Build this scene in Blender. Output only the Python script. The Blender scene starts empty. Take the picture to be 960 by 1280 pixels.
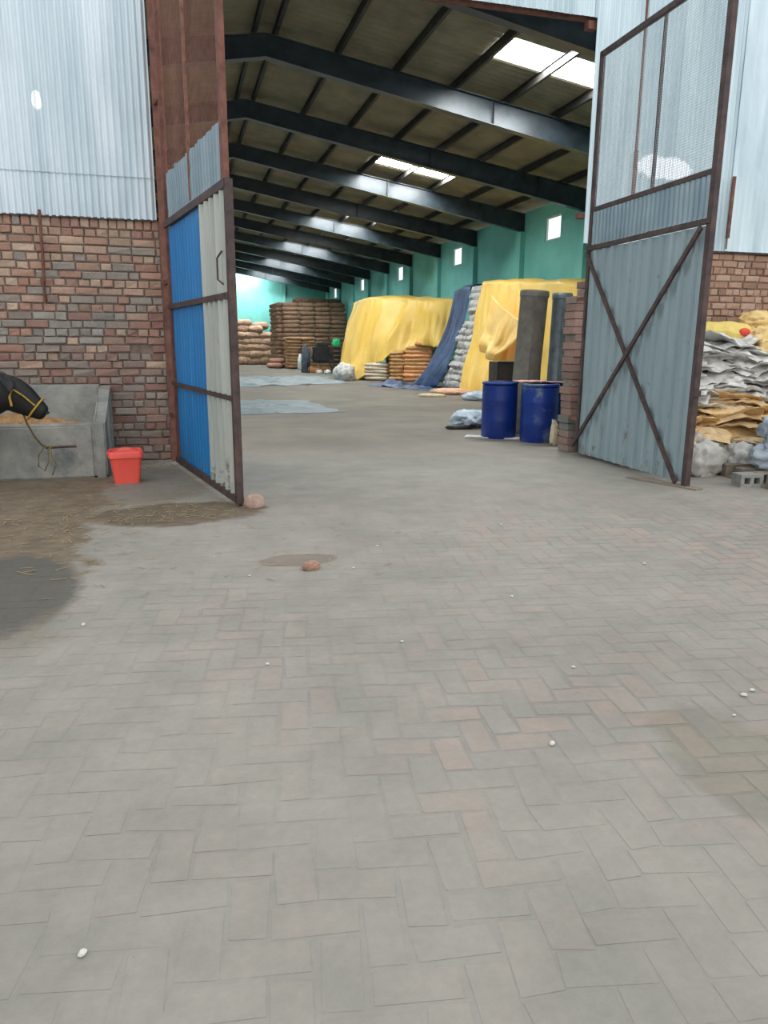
import bpy, bmesh, math, random
from mathutils import Vector, Matrix, noise, Euler
PI = math.pi
sc = bpy.context.scene
C = sc.collection
R = random.Random(7)

# ------------------------------------------------------------------ helpers
def lin(c):
    return tuple((x/12.92 if x <= .04045 else ((x+.055)/1.055)**2.4) for x in (v/255. for v in c))

def tag(o, label=None, cat=None, group=None, kind=None):
    if label: o['label'] = label
    if cat: o['category'] = cat
    if group: o['group'] = group
    if kind: o['kind'] = kind
    return o

def obj(name, bm, m=None, parent=None, smooth=False, mods=None):
    me = bpy.data.meshes.new(name)
    bmesh.ops.recalc_face_normals(bm, faces=bm.faces)
    bm.to_mesh(me); bm.free()
    if smooth:
        for p in me.polygons: p.use_smooth = True
    o = bpy.data.objects.new(name, me)
    C.objects.link(o)
    if m:
        for mm in (m if isinstance(m, (list, tuple)) else [m]): me.materials.append(mm)
    if parent: o.parent = parent
    return o

def thing(name, label, cat, loc=(0, 0, 0), rz=0, group=None):
    o = bpy.data.objects.new(name, None); C.objects.link(o)
    o.location = loc; o.rotation_euler = (0, 0, rz); o.empty_display_size = .1
    return tag(o, label, cat, group)

def clone(o, loc=None, rot=None, scl=None, label=None):
    c = o.copy(); C.objects.link(c)
    if loc is not None: c.location = loc
    if rot is not None: c.rotation_euler = rot
    if scl is not None: c.scale = scl
    if label: c['label'] = label
    for ch in o.children:
        d = ch.copy(); C.objects.link(d); d.parent = c
        for g in ch.children:
            e = g.copy(); C.objects.link(e); e.parent = d
    return c

def BM(): return bmesh.new()

def box(bm, x0, y0, z0, x1, y1, z1, bev=0, M=None, mi=0):
    vs = [bm.verts.new(v) for v in ((x0,y0,z0),(x1,y0,z0),(x1,y1,z0),(x0,y1,z0),(x0,y0,z1),(x1,y0,z1),(x1,y1,z1),(x0,y1,z1))]
    fs = [bm.faces.new([vs[i] for i in f]) for f in ((0,3,2,1),(4,5,6,7),(0,1,5,4),(1,2,6,5),(2,3,7,6),(3,0,4,7))]
    for f in fs: f.material_index = mi
    if bev:
        es = list({e for f in fs for e in f.edges})
        r = bmesh.ops.bevel(bm, geom=es, offset=bev, segments=2, affect='EDGES', profile=.6)
        vs = list({v for f in r['faces'] for v in f.verts} | {v for v in vs if v.is_valid})
        for f in r['faces']: f.material_index = mi
    if M is not None:
        for v in vs: v.co = M @ v.co
    return vs

def bar(bm, a, b, w, h=None, up=(0, 0, 1), mi=0):
    """rectangular bar from a to b"""
    a, b = Vector(a), Vector(b); h = h or w
    d = (b-a).normalized(); u = Vector(up)
    if abs(d.dot(u)) > .99: u = Vector((0, 1, 0))
    s = d.cross(u).normalized(); u = s.cross(d)
    q = []
    for p in (a, b):
        for (i, j) in ((-1,-1),(1,-1),(1,1),(-1,1)):
            q.append(bm.verts.new(p + s*(w/2*i) + u*(h/2*j)))
    for f in ((0,1,2,3),(4,7,6,5),(0,4,5,1),(1,5,6,2),(2,6,7,3),(3,7,4,0)):
        bm.faces.new([q[k] for k in f]).material_index = mi

def tube(bm, pts, r, n=8, cap=True):
    pts = [Vector(p) for p in pts]; rings = []
    rr = r if isinstance(r, (list, tuple)) else [r]*len(pts)
    ref = Vector((0, 0, 1))
    for i, p in enumerate(pts):
        d = (pts[min(i+1, len(pts)-1)] - pts[max(i-1, 0)]).normalized()
        if abs(d.dot(ref)) > .95: ref = Vector((1, 0, 0)) if abs(d.x) < .9 else Vector((0, 1, 0))
        s = d.cross(ref).normalized(); u = s.cross(d)
        rings.append([bm.verts.new(p + (s*math.cos(2*PI*k/n) + u*math.sin(2*PI*k/n))*rr[i]) for k in range(n)])
    for a, b in zip(rings, rings[1:]):
        for k in range(n): bm.faces.new((a[k], a[(k+1) % n], b[(k+1) % n], b[k]))
    if cap:
        bm.faces.new(rings[0][::-1]); bm.faces.new(rings[-1])

def lathe(bm, prof, n=32, cx=0, cy=0, mi=0):
    rings = [[bm.verts.new((cx+r*math.cos(2*PI*k/n), cy+r*math.sin(2*PI*k/n), z)) for k in range(n)] for r, z in prof]
    for a, b in zip(rings, rings[1:]):
        for k in range(n): bm.faces.new((a[k], a[(k+1) % n], b[(k+1) % n], b[k])).material_index = mi
    return rings

def grid(bm, nu, nv, fn, skip=None):
    vs = [[bm.verts.new(fn(i, j)) for j in range(nv+1)] for i in range(nu+1)]
    for i in range(nu):
        for j in range(nv):
            if skip and skip(i, j): continue
            bm.faces.new((vs[i][j], vs[i+1][j], vs[i+1][j+1], vs[i][j+1]))
    return vs

def nz(x, y=0, z=0): return noise.noise(Vector((x, y, z)))

# ------------------------------------------------------------------ materials
class NT:
    def __init__(s, name):
        s.m = bpy.data.materials.new(name); s.m.use_nodes = True
        s.t = s.m.node_tree; s.b = s.t.nodes['Principled BSDF']
    def n(s, typ, **kw):
        nd = s.t.nodes.new(typ)
        for k, v in kw.items():
            if k[0] == 'i': nd.inputs[int(k[1:])].default_value = v
            else: setattr(nd, k, v)
        return nd
    def l(s, a, b): s.t.links.new(a, b)
    def coord(s, kind='Object', scale=(1, 1, 1), rot=(0, 0, 0)):
        tc = s.n('ShaderNodeTexCoord'); mp = s.n('ShaderNodeMapping')
        mp.inputs['Scale'].default_value = scale; mp.inputs['Rotation'].default_value = rot
        s.l(tc.outputs[kind], mp.inputs[0]); return mp.outputs[0]
    def geo(s, scale=(1, 1, 1)):
        g = s.n('ShaderNodeNewGeometry'); mp = s.n('ShaderNodeMapping'); mp.inputs['Scale'].default_value = scale
        s.l(g.outputs['Position'], mp.inputs[0]); return mp.outputs[0]
    def noise(s, vec, scale, detail=4, rough=.6, dist=0):
        nd = s.n('ShaderNodeTexNoise'); nd.inputs['Scale'].default_value = scale
        nd.inputs['Detail'].default_value = detail; nd.inputs['Roughness'].default_value = rough
        nd.inputs['Distortion'].default_value = dist
        s.l(vec, nd.inputs['Vector']); return nd.outputs['Fac']
    def ramp(s, fac, stops):
        r = s.n('ShaderNodeValToRGB'); e = r.color_ramp.elements
        while len(e) < len(stops): e.new(.5)
        for k, (p, c) in enumerate(stops):
            e[k].position = p
            e[k].color = (c, c, c, 1) if isinstance(c, (int, float)) else tuple(c) + (1,)
        s.l(fac, r.inputs[0]); return r.outputs[0]
    def mix(s, fac, a, b, mode='MIX'):
        m = s.n('ShaderNodeMix', data_type='RGBA', blend_type=mode)
        for sock, v in ((m.inputs[0], fac), (m.inputs[6], a), (m.inputs[7], b)):
            if hasattr(v, 'is_linked') or hasattr(v, 'links'): s.l(v, sock)
            elif isinstance(v, (int, float)): sock.default_value = v if sock.type == 'VALUE' else (v, v, v, 1)
            else: sock.default_value = tuple(v) + (1,)
        return m.outputs[2]
    def math(s, op, a, b=0.):
        m = s.n('ShaderNodeMath', operation=op)
        for sock, v in ((m.inputs[0], a), (m.inputs[1], b)):
            if isinstance(v, (int, float)): sock.default_value = v
            else: s.l(v, sock)
        return m.outputs[0]
    def bump(s, h, strength=.3, dist=.01):
        b = s.n('ShaderNodeBump'); b.inputs['Strength'].default_value = strength; b.inputs['Distance'].default_value = dist
        s.l(h, b.inputs['Height']); s.l(b.outputs[0], s.b.inputs['Normal'])
    def out(s, col=None, rough=.8, metal=0, spec=.5):
        if col is not None:
            if isinstance(col, tuple): s.b.inputs['Base Color'].default_value = col + (1,)
            else: s.l(col, s.b.inputs['Base Color'])
        if isinstance(rough, (int, float)): s.b.inputs['Roughness'].default_value = rough
        else: s.l(rough, s.b.inputs['Roughness'])
        if isinstance(metal, (int, float)): s.b.inputs['Metallic'].default_value = metal
        else: s.l(metal, s.b.inputs['Metallic'])
        s.b.inputs['Specular IOR Level'].default_value = spec
        return s.m

def mottled(name, c1, c2, scale=6, rough=.8, metal=0, bs=.3, bd=.01, c3=None, spec=.5, stretch=(1,1,1), lo=.35, hi=.65, c3lo=.55):
    t = NT(name); v = t.coord('Object', stretch)
    f = t.noise(v, scale, 6, .65)
    col = t.ramp(f, [(lo, lin(c1)), (hi, lin(c2))])
    if c3:
        f2 = t.noise(v, scale*.37, 5, .7)
        col = t.mix(t.ramp(f2, [(c3lo, 0.), (c3lo+.13, 1.)]), col, lin(c3))
    t.bump(t.noise(v, scale*6, 4), bs, bd)
    return t.out(col, rough, metal, spec)

def attr_mat(name, rough=.9, dirt=(120, 112, 104), amt=.35):
    t = NT(name); a = t.n('ShaderNodeVertexColor', layer_name='Col')
    v = t.geo()
    f = t.noise(v, 5, 6, .7); g = t.noise(v, 40, 4)
    col = t.mix(t.ramp(f, [(.45, 0.), (.75, amt)]), a.outputs[0], lin(dirt))
    col = t.mix(.6, col, t.ramp(g, [(.2, .35), (.8, .95)]), 'MULTIPLY')
    t.bump(g, .5, .01)
    return t.out(col, rough)

def galv(name, c1, c2, rust=None, rough=.42, metal=.75, stretch=(1, 1, .12), patch=None, low=.06):
    t = NT(name); v = t.coord('Object', stretch)
    f = t.noise(v, 3.5, 6, .6)
    col = t.ramp(f, [(.3, lin(c1)), (.7, lin(c2))])
    rg = t.ramp(t.noise(t.coord('Object'), 2.3, 5), [(.3, rough-.1), (.7, rough+.12)])
    mt = metal
    if rust:
        v2 = t.coord('Object', (1, 1, .45)); r = t.noise(v2, 7, 7, .75, .6)
        sz = t.n('ShaderNodeSeparateXYZ'); t.l(t.coord('Object'), sz.inputs[0])
        r = t.math('ADD', r, t.ramp(sz.outputs[2], [(0., low), (.75, 0.)]))
        rf = t.ramp(r, [(.62, 0.), (.72, 1.)])
        col = t.mix(rf, col, lin(rust)); mt = t.math('SUBTRACT', metal, t.math('MULTIPLY', rf, metal))
    if patch:   # sky glare painted in as a near-white, smoother spot
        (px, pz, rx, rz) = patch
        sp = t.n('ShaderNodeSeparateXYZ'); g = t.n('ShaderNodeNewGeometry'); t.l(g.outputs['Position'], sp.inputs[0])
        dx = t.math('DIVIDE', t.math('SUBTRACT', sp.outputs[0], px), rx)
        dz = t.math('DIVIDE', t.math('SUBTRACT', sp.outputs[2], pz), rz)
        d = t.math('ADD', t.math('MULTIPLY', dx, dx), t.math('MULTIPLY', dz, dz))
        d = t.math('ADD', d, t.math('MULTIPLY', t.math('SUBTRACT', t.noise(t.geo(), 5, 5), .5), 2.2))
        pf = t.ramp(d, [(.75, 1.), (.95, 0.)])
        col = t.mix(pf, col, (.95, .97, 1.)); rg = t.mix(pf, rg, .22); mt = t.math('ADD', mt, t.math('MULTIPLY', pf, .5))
    t.bump(t.noise(t.coord('Object'), 9, 3), .12, .01)
    return t.out(col, rg, mt)

M = {}
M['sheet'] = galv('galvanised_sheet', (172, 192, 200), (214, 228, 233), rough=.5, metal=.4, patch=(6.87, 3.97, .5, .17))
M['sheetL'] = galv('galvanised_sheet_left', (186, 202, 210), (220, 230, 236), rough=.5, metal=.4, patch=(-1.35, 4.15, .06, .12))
M['gate_grey'] = galv('weathered_grey_sheet', (134, 151, 156), (156, 171, 175), rust=(110, 90, 74), rough=.6, metal=.1)
M['gate_band'] = galv('grey_blue_sheet', (120, 138, 150), (150, 165, 172), rough=.5, metal=.4)
M['gate_white'] = galv('chipped_white_sheet', (168, 172, 166), (196, 199, 190), rust=(104, 92, 82), rough=.6, metal=.1, low=.15)
M['gate_blue'] = galv('blue_painted_sheet', (20, 112, 176), (36, 132, 198), rust=(70, 110, 132), rough=.5, metal=0, low=.12)
M['rust'] = mottled('rusty_brown_steel', (98, 62, 52), (132, 86, 72), 9, .75, .1, c3=(78, 52, 46))
M['mesh_rust'] = mottled('rusted_wire', (112, 76, 62), (150, 104, 86), 12, .7, .1)
M['mesh_zinc'] = mottled('zinc_wire', (150, 162, 166), (176, 186, 188), 12, .5, .2)
M['frame_dark'] = mottled('dark_brown_frame', (58, 46, 46), (88, 70, 66), 8, .65, .1, c3=(104, 74, 60))
M['beam'] = mottled('black_painted_steel', (40, 48, 52), (62, 72, 78), 3, .34, 0, .15)
M['purlin'] = mottled('dark_purlin_steel', (46, 44, 42), (70, 66, 60), 4, .5, .2)
M['brickmat'] = attr_mat('brick')
M['mortar'] = mottled('mortar', (112, 98, 88), (142, 128, 116), 10, .95, bs=.5)
M['cement'] = mottled('grey_cement', (122, 124, 120), (166, 163, 155), 3.2, .9, bs=.5, c3=(96, 102, 101))
M['tan'] = mottled('roof_underside', (120, 114, 94), (146, 138, 114), 2, .7, .1, bs=.1)
M['jute'] = mottled('jute_sack', (120, 94, 76), (154, 122, 98), 5, .95, bs=.6)
M['jute_light'] = mottled('light_jute_sack', (140, 112, 92), (174, 144, 120), 4, .95, bs=.6)
M['jute_brown'] = mottled('brown_sack', (150, 112, 82), (176, 136, 102), 5, .95, bs=.5)
M['orange'] = mottled('orange_sack', (226, 154, 100), (240, 180, 126), 6, .8, bs=.4)
M['olive'] = mottled('olive_sack', (186, 142, 92), (210, 166, 112), 6, .8, bs=.4)
M['pale'] = mottled('pale_sack', (206, 186, 160), (228, 214, 192), 5, .8, bs=.4)
M['grey'] = mottled('grey_poly_sack', (160, 156, 152), (206, 202, 196), 5, .55, bs=.6, c3=(136, 126, 118))
M['greyw'] = mottled('grey_white_poly', (186, 183, 178), (228, 226, 221), 4, .6, bs=.7, c3=(160, 152, 142))
M['bluew'] = mottled('bluish_white_poly', (158, 170, 184), (202, 212, 222), 5, .55, bs=.6)
M['cream'] = mottled('cream_poly', (196, 182, 150), (222, 208, 178), 4, .7, bs=.6)
M['ochre'] = mottled('ochre_poly', (206, 166, 110), (232, 204, 154), 5, .7, bs=.6, c3=(184, 156, 124))
M['yellow_sack'] = mottled('yellow_sack', (214, 186, 92), (232, 208, 120), 4, .6, bs=.4)
M['apricot'] = mottled('apricot_sack', (228, 190, 120), (244, 216, 156), 5, .7, bs=.5)
M['red'] = mottled('red_mark', (214, 60, 44), (226, 84, 60), 8, .6)
M['bucket'] = mottled('red_plastic', (236, 84, 72), (244, 98, 84), 3, .38, bs=.05)
M['drum'] = mottled('blue_plastic', (10, 38, 108), (15, 50, 134), 2.5, .42, bs=.1, c3=(70, 96, 120), lo=.3, hi=.7)
M['darkmetal'] = mottled('dark_grey_metal', (110, 104, 96), (134, 128, 118), 6, .55, .3, bs=.2)
M['bluemetal'] = mottled('blue_grey_metal', (112, 126, 132), (144, 156, 160), 5, .5, .35, bs=.2)
M['brownbox'] = mottled('brown_board', (66, 56, 50), (84, 72, 64), 5, .8)
M['wood'] = mottled('grey_wood', (116, 104, 92), (150, 136, 120), 4, .9, bs=.5, stretch=(1, 8, 1))
M['stone'] = mottled('pinkish_stone', (150, 122, 108), (182, 158, 144), 8, .95, bs=.6)
M['brickchip'] = mottled('brick_chip', (150, 116, 100), (176, 140, 120), 9, .95, bs=.6)
M['hide'] = mottled('black_hide', (14, 13, 14), (26, 24, 24), 9, .62, bs=.3)
M['horn'] = mottled('dark_horn', (52, 48, 44), (80, 74, 68), 9, .5)
M['rope'] = mottled('yellow_webbing', (168, 132, 44), (196, 160, 66), 20, .8)
M['ropeg'] = mottled('dull_rope', (110, 98, 62), (138, 124, 84), 20, .9)
M['straw'] = mottled('straw', (150, 128, 92), (182, 158, 116), 12, .95, bs=.6)
M['fodder'] = mottled('fodder', (170, 128, 84), (208, 166, 116), 14, .95, bs=.9, bd=.03)
M['bluetarp'] = mottled('navy_tarpaulin', (44, 62, 96), (78, 100, 138), 1.6, .5, bs=.3, bd=.02)
M['floortarp'] = mottled('grey_blue_tarpaulin', (98, 108, 112), (124, 132, 134), 1.5, .6, bs=.5, bd=.02, c3=(80, 92, 98))
M['green'] = mottled('green_plastic', (24, 176, 104), (50, 200, 124), 5, .5)
M['black'] = mottled('black_machinery', (26, 27, 28), (44, 45, 46), 5, .45)
M['pink'] = mottled('faded_pink_board', (168, 120, 108), (186, 146, 130), 4, .8)
M['white'] = mottled('white_plastic', (214, 216, 214), (232, 232, 230), 5, .5)

def tarp_yellow():
    t = NT('yellow_tarpaulin'); v = t.coord('Object')
    col = t.ramp(t.noise(v, .8, 5), [(.35, lin((243, 196, 84))), (.65, lin((250, 212, 118)))])
    br = t.n('ShaderNodeTexBrick'); br.inputs['Scale'].default_value = 1.; br.inputs['Mortar Size'].default_value = .006
    br.inputs['Brick Width'].default_value = 3; br.inputs['Row Height'].default_value = .9
    t.bump(t.noise(v, 7, 6, .6, 1.), .5, .03)
    t.b.inputs['Transmission Weight'].default_value = 0
    return t.out(col, .45)
M['ytarp'] = tarp_yellow()

def teal():
    t = NT('teal_plaster'); v = t.geo()
    a = t.noise(v, .5, 4); c = t.ramp(a, [(.35, lin((104, 176, 168))), (.65, lin((128, 200, 192)))])
    s = t.ramp(t.noise(t.geo((1, 1, 1.6)), 3.2, 7, .75), [(.6, 0.), (.68, .6)])
    c = t.mix(s, c, lin((80, 136, 128)))
    t.bump(t.noise(v, 6, 5), .4, .03)
    return t.out(c, .85)
M['teal'] = teal()

def skylight():
    t = NT('skylight_fibreglass')
    t.out((.8, .85, .85), .5)
    t.b.inputs['Emission Color'].default_value = (.92, .98, 1., 1)
    t.b.inputs['Emission Strength'].default_value = 66.
    return t.m
M['skylight'] = skylight()

def ground(paved=False):
    t = NT('brick_paving_top' if paved else 'dusty_ground'); v = t.geo()
    sp = t.n('ShaderNodeSeparateXYZ'); t.l(v, sp.inputs[0]); X, Y = sp.outputs[0], sp.outputs[1]
    big = t.noise(v, .55, 4); mid = t.noise(v, 2.6, 6, .65); fine = t.noise(v, 28, 5, .7)
    dust = t.ramp(big, [(.35, lin((136, 131, 122))), (.5, lin((149, 144, 135))), (.68, lin((163, 153, 143)))])
    dust = t.mix(.45, dust, t.ramp(mid, [(.3, lin((126, 126, 119))), (.7, lin((170, 162, 152)))]))
    # mask of worn places where the bricks show: only in the yard
    w = t.math('ADD', t.noise(v, .42, 3), t.math('MULTIPLY', t.noise(v, 1.9, 5), .45))
    bias = t.math('MULTIPLY', t.math('SUBTRACT', X, .3), .055)
    mask = t.ramp(t.math('ADD', w, bias), [(.68, 0.), (.95, 1.)])
    mask = t.math('MULTIPLY', mask, t.ramp(t.noise(v, 3.1, 5, .7), [(.38, .25), (.6, 1.)]))
    yl = t.ramp(t.math('DIVIDE', Y, 10.), [(.12, .25), (.24, 1.), (.5, 1.), (.72, 0.)])
    mask = t.math('MULTIPLY', mask, yl)
    if paved:
        a = t.n('ShaderNodeVertexColor', layer_name='Col')
        base = t.mix(t.math('MULTIPLY', t.math('ADD', mask, .04), .75), dust, t.mix(t.ramp(t.noise(v, 9, 5, .7), [(.35, .8), (.7, .15)]), a.outputs[0], dust))
    else:
        base = t.mix(t.math('MULTIPLY', t.math('ADD', mask, .04), .42), dust, lin((116, 112, 105)))
    # brown dung and mud on the left, with ragged edge
    edge = t.math('ADD', t.math('MULTIPLY', t.math('SUBTRACT', t.noise(v, 1.3, 6, .7), .5), 1.3), 0)
    yy = t.math('MULTIPLY', t.math('SUBTRACT', Y, 5.), .16)
    m1 = t.math('SUBTRACT', t.math('ADD', t.math('MULTIPLY', X, -1.), t.math('MULTIPLY', yy, .0)), .68)
    m1 = t.ramp(t.math('ADD', t.math('ADD', m1, edge), .5), [(.48, 0.), (.60, 1.)])
    ylo = t.ramp(t.math('DIVIDE', Y, 10.), [(.36, 0.), (.44, 1.)])
    yhi = t.ramp(t.math('DIVIDE', Y, 10.), [(.88, 1.), (.93, .3)])
    m1 = t.math('MULTIPLY', t.math('MULTIPLY', m1, ylo), yhi)
    def blob(cx, cy, rx, ry, amp=1.2):
        dx = t.math('DIVIDE', t.math('SUBTRACT', X, cx), rx); dy = t.math('DIVIDE', t.math('SUBTRACT', Y, cy), ry)
        d = t.math('ADD', t.math('MULTIPLY', dx, dx), t.math('MULTIPLY', dy, dy))
        return t.ramp(t.math('ADD', d, t.math('MULTIPLY', edge, amp)), [(.7, 1.), (1., 0.)])
    m2 = blob(-.02, 6.72, .82, .52)
    m3 = t.math('MULTIPLY', blob(-.5, 8.1, .9, 1.2), .45)
    m4 = t.math('MULTIPLY', blob(.75, 5.0, .28, .16), .5)
    m5 = t.math('MULTIPLY', blob(1.95, 1.95, .28, .5), .35)
    mud = t.ramp(t.noise(v, 6, 6, .7), [(.3, lin((92, 78, 62))), (.7, lin((134, 116, 92)))])
    base = t.mix(t.math('MULTIPLY', m1, .85), base, mud)
    base = t.mix(t.math('MULTIPLY', m2, .9), base, t.mix(.35, mud, lin((84, 74, 64))))
    base = t.mix(m3, base, mud); base = t.mix(m4, base, lin((112, 92, 76))); base = t.mix(m5, base, lin((118, 112, 92)))
    dark_patch = t.math('MULTIPLY', blob(-1.15, 4.7, .55, .85, 1.3), .9)  # darker grey patch with ragged edge, left side of the yard
    base = t.mix(dark_patch, base, lin((92, 90, 84)))
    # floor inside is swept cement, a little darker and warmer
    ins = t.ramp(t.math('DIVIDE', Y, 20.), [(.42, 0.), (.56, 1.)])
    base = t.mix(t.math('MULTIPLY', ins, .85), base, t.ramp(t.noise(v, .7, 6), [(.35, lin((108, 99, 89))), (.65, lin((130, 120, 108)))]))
    base = t.mix(.5, base, t.ramp(fine, [(.2, .72), (.8, 1.)]), 'MULTIPLY')
    sp2 = t.ramp(t.noise(v, 60, 3, .5), [(.74, 0.), (.78, .45)])
    base = t.mix(sp2, base, lin((96, 90, 82)))
    t.bump(t.math('ADD', fine, t.math('MULTIPLY', mid, 2.)), .25, .012)
    return t.out(base, .86, 0, .35)
M['ground'] = ground(); M['paving'] = ground(True)

# ------------------------------------------------------------------ camera
cam = bpy.data.objects.new('camera', bpy.data.cameras.new('camera')); C.objects.link(cam); sc.camera = cam
yaw, pit, rol = math.radians(15.6), math.radians(12.87), math.radians(.43)
f = Vector((math.sin(yaw)*math.cos(pit), math.cos(yaw)*math.cos(pit), -math.sin(pit)))
r = Vector((math.cos(yaw), -math.sin(yaw), 0)); u = r.cross(f)
Rr = r*math.cos(rol) + u*math.sin(rol); U = u*math.cos(rol) - r*math.sin(rol)
m3 = Matrix((Rr, U, -f)).transposed()
cam.matrix_world = Matrix.Translation((0, 0, 1.5)) @ m3.to_4x4()
cam.data.sensor_fit = 'VERTICAL'; cam.data.sensor_height = 36; cam.data.lens = 924/1280*36
cam.data.clip_end = 300

# ------------------------------------------------------------------ shell dimensions
XL, XR, XM = -6.8, 10.4, 1.8
YF, YB = 10.0, 53.
SL = .158
def ztop(x): return 6.69 - abs(x-XM)*SL            # top of the rafters
def zroof(x): return ztop(x) + .163
RY = [10.62 + 3.72*k for k in range(12)]

# ground: one sheet, denser towards the camera
bm = BM(); box(bm, -14, -8, -.2, 16, 60, 0); fl = obj('floor', bm, M['ground']); tag(fl, kind='structure')

# herringbone brick paving, worn flush with the dust
def paving():
    bm = BM(); lay = bm.loops.layers.float_color.new('Col'); W, L, g = .112, .230, .003
    rot = Matrix.Rotation(math.radians(-9), 4, 'Z'); P = W + .006
    pal = [(184, 146, 132), (176, 146, 134), (188, 158, 142), (156, 148, 140), (160, 152, 144), (180, 146, 132), (160, 154, 146), (150, 146, 138), (146, 142, 136)]
    for i in range(-60, 90):
        for j in range(-60, 90):
            for kind in (0, 1):
                # classic 2:1 herringbone lattice: period (P,P) diag and (2P,-2P)
                ox, oy = (i*P + j*2*P), (i*P - j*2*P)
                x0, y0, w, h = (ox, oy, 2*P, P) if kind == 0 else (ox - P, oy, P, 2*P)
                c = rot @ Vector((x0+w/2 + 1.2, y0+h/2 + 3.4, 0))
                if not (-3.2 < c.x < 6.4 and .3 < c.y < 7.4): continue
                rr = R.random()
                a = R.gauss(0, .035); ex, ey = w/2-g-R.random()*.009, h/2-g-R.random()*.009
                z = .0005 + R.random()*.0004; tx, ty = R.gauss(0, .002), R.gauss(0, .002)
                vs = []
                for (sx, sy) in ((-1,-1),(1,-1),(1,1),(-1,1)):
                    px, py = sx*ex + R.gauss(0, .004), sy*ey + R.gauss(0, .004)
                    q = rot.to_3x3() @ Vector((px*math.cos(a)-py*math.sin(a), px*math.sin(a)+py*math.cos(a), 0))
                    vs.append(bm.verts.new((c.x+q.x, c.y+q.y, z + max(-.0003, min(.0003, px*tx+py*ty)))))
                fc = bm.faces.new(vs); col = lin(R.choice(pal)); k = R.uniform(.9, 1.08)
                for lp in fc.loops: lp[lay] = (col[0]*k, col[1]*k, col[2]*k, 1)
    o = obj('brick_paving', bm, M['paving'])
    tag(o, 'worn herringbone brick paving of the yard, half buried under grey dust', 'paving'); o['kind'] = 'structure'
paving()

# ------------------------------------------------------------------ brick walls
LIGHT = [(206, 174, 150), (198, 162, 140), (192, 152, 132), (208, 180, 156), (186, 142, 124), (200, 166, 146)]
DARKB = [(172, 134, 120), (176, 144, 128), (164, 140, 128), (168, 150, 138), (168, 126, 114), (172, 156, 144), (158, 142, 130)]
def brick(bm, lay, x0, x1, z0, z1, yf, d, col, s=1, M4=None):
    """one brick seen from -Y: front at yf, depth d"""
    b = .010; j = lambda: R.gauss(0, .005)
    fr = [Vector((x0+b+j(), yf+j(), z0+b+j())), Vector((x1-b+j(), yf+j(), z0+b+j())), Vector((x1-b+j(), yf+j(), z1-b+j())), Vector((x0+b+j(), yf+j(), z1-b+j()))]
    bk = [Vector((x0, yf+b, z0)), Vector((x1, yf+b, z0)), Vector((x1, yf+b, z1)), Vector((x0, yf+b, z1))]
    rr = [Vector((v.x, yf+d, v.z)) for v in bk]
    A = []
    for ring in (fr, bk, rr): A.append([bm.verts.new(M4 @ v if M4 else v) for v in ring])
    fs = [bm.faces.new(A[0])]
    for p, q in ((0, 1), (1, 2)):
        for k in range(4): fs.append(bm.faces.new((A[p][k], A[q][k], A[q][(k+1) % 4], A[p][(k+1) % 4])))
    for fc in fs:
        for lp in fc.loops: lp[lay] = col + (1,)

def brick_face(bm, lay, x0, x1, z0, z1, yf, pal, M4=None, rowlock=True, hole=None, depth=.05):
    H = .1; n = int((z1-z0)/H); H = (z1-z0-(.12 if rowlock else 0))/n
    def cc(x, z):
        p = pal(x, z); c = lin(p); k = R.uniform(.88, 1.08); return tuple(min(1, v*k) for v in c)
    for rrow in range(n):
        z = z0 + rrow*H; x = x0 - R.random()*.2; st = rrow % 3 != 1
        while x < x1:
            w = (.27 if st and R.random() < .8 else .135)*R.uniform(.93, 1.05)
            a, b = max(x, x0), min(x+w, x1); x += w
            if b-a < .04: continue
            if hole and any(a < h[0]+.12 and b > h[0] and abs(z+H/2-h[1]) < H/2 for h in hole): continue
            g = R.uniform(.005, .011)
            dz = R.gauss(0, .003)
            brick(bm, lay, a+g, b-g, z+g+dz, z+H-g+dz, yf + R.uniform(-.008, .01), depth, cc(a, z), M4=M4)
    if rowlock:
        x = x0; z = z0 + n*H
        while x < x1-.03:
            w = R.uniform(.085, .11); b = min(x+w, x1)
            brick(bm, lay, x+.006, b-.006, z+.006, z1-.004, yf+R.uniform(-.008, .008), depth, cc(x, z+.3), M4=M4); x += w

def pal_left(x, z):
    if 1.45 < z < 1.8 and x < -.9 and R.random() < .7: return R.choice([(170, 164, 154), (178, 170, 160), (162, 152, 142)])
    if z > 2.0 or R.random() < (z-.8)*.5: return R.choice(LIGHT + [(176, 164, 152)])
    if R.random() < .2: return R.choice([(180, 162, 148), (184, 168, 154)])
    return R.choice(DARKB)

bm = BM(); lay = bm.loops.layers.float_color.new('Col')
box(bm, XL, YF-.02, 0, -.09, YF+.23, 2.9, mi=1)
brick_face(bm, lay, -3.6, -.1, 0, 2.93, YF-.045, pal_left, hole=[(-.46, 1.37)])
box(bm, -3.6, YF-.04, 0, -3.9, YF, 2.9, mi=1)
tag(obj('wall_front_left', bm, [M['brickmat'], M['mortar']]), 'rough brick wall left of the gateway', kind='structure')

bm = BM(); lay = bm.loops.layers.float_color.new('Col')
box(bm, 6.0, YF-.02, 0, XR+.25, YF+.23, 2.84, mi=1)
def pal_right(x, z): return R.choice([(196, 158, 134), (186, 146, 124), (178, 138, 118), (202, 168, 146), (170, 132, 112)])
brick_face(bm, lay, 6.0, XR+.2, 0, 2.86, YF-.045, pal_right, rowlock=False)
tag(obj('wall_front_right', bm, [M['brickmat'], M['mortar']]), 'rough brick wall right of the gateway', kind='structure')

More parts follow.
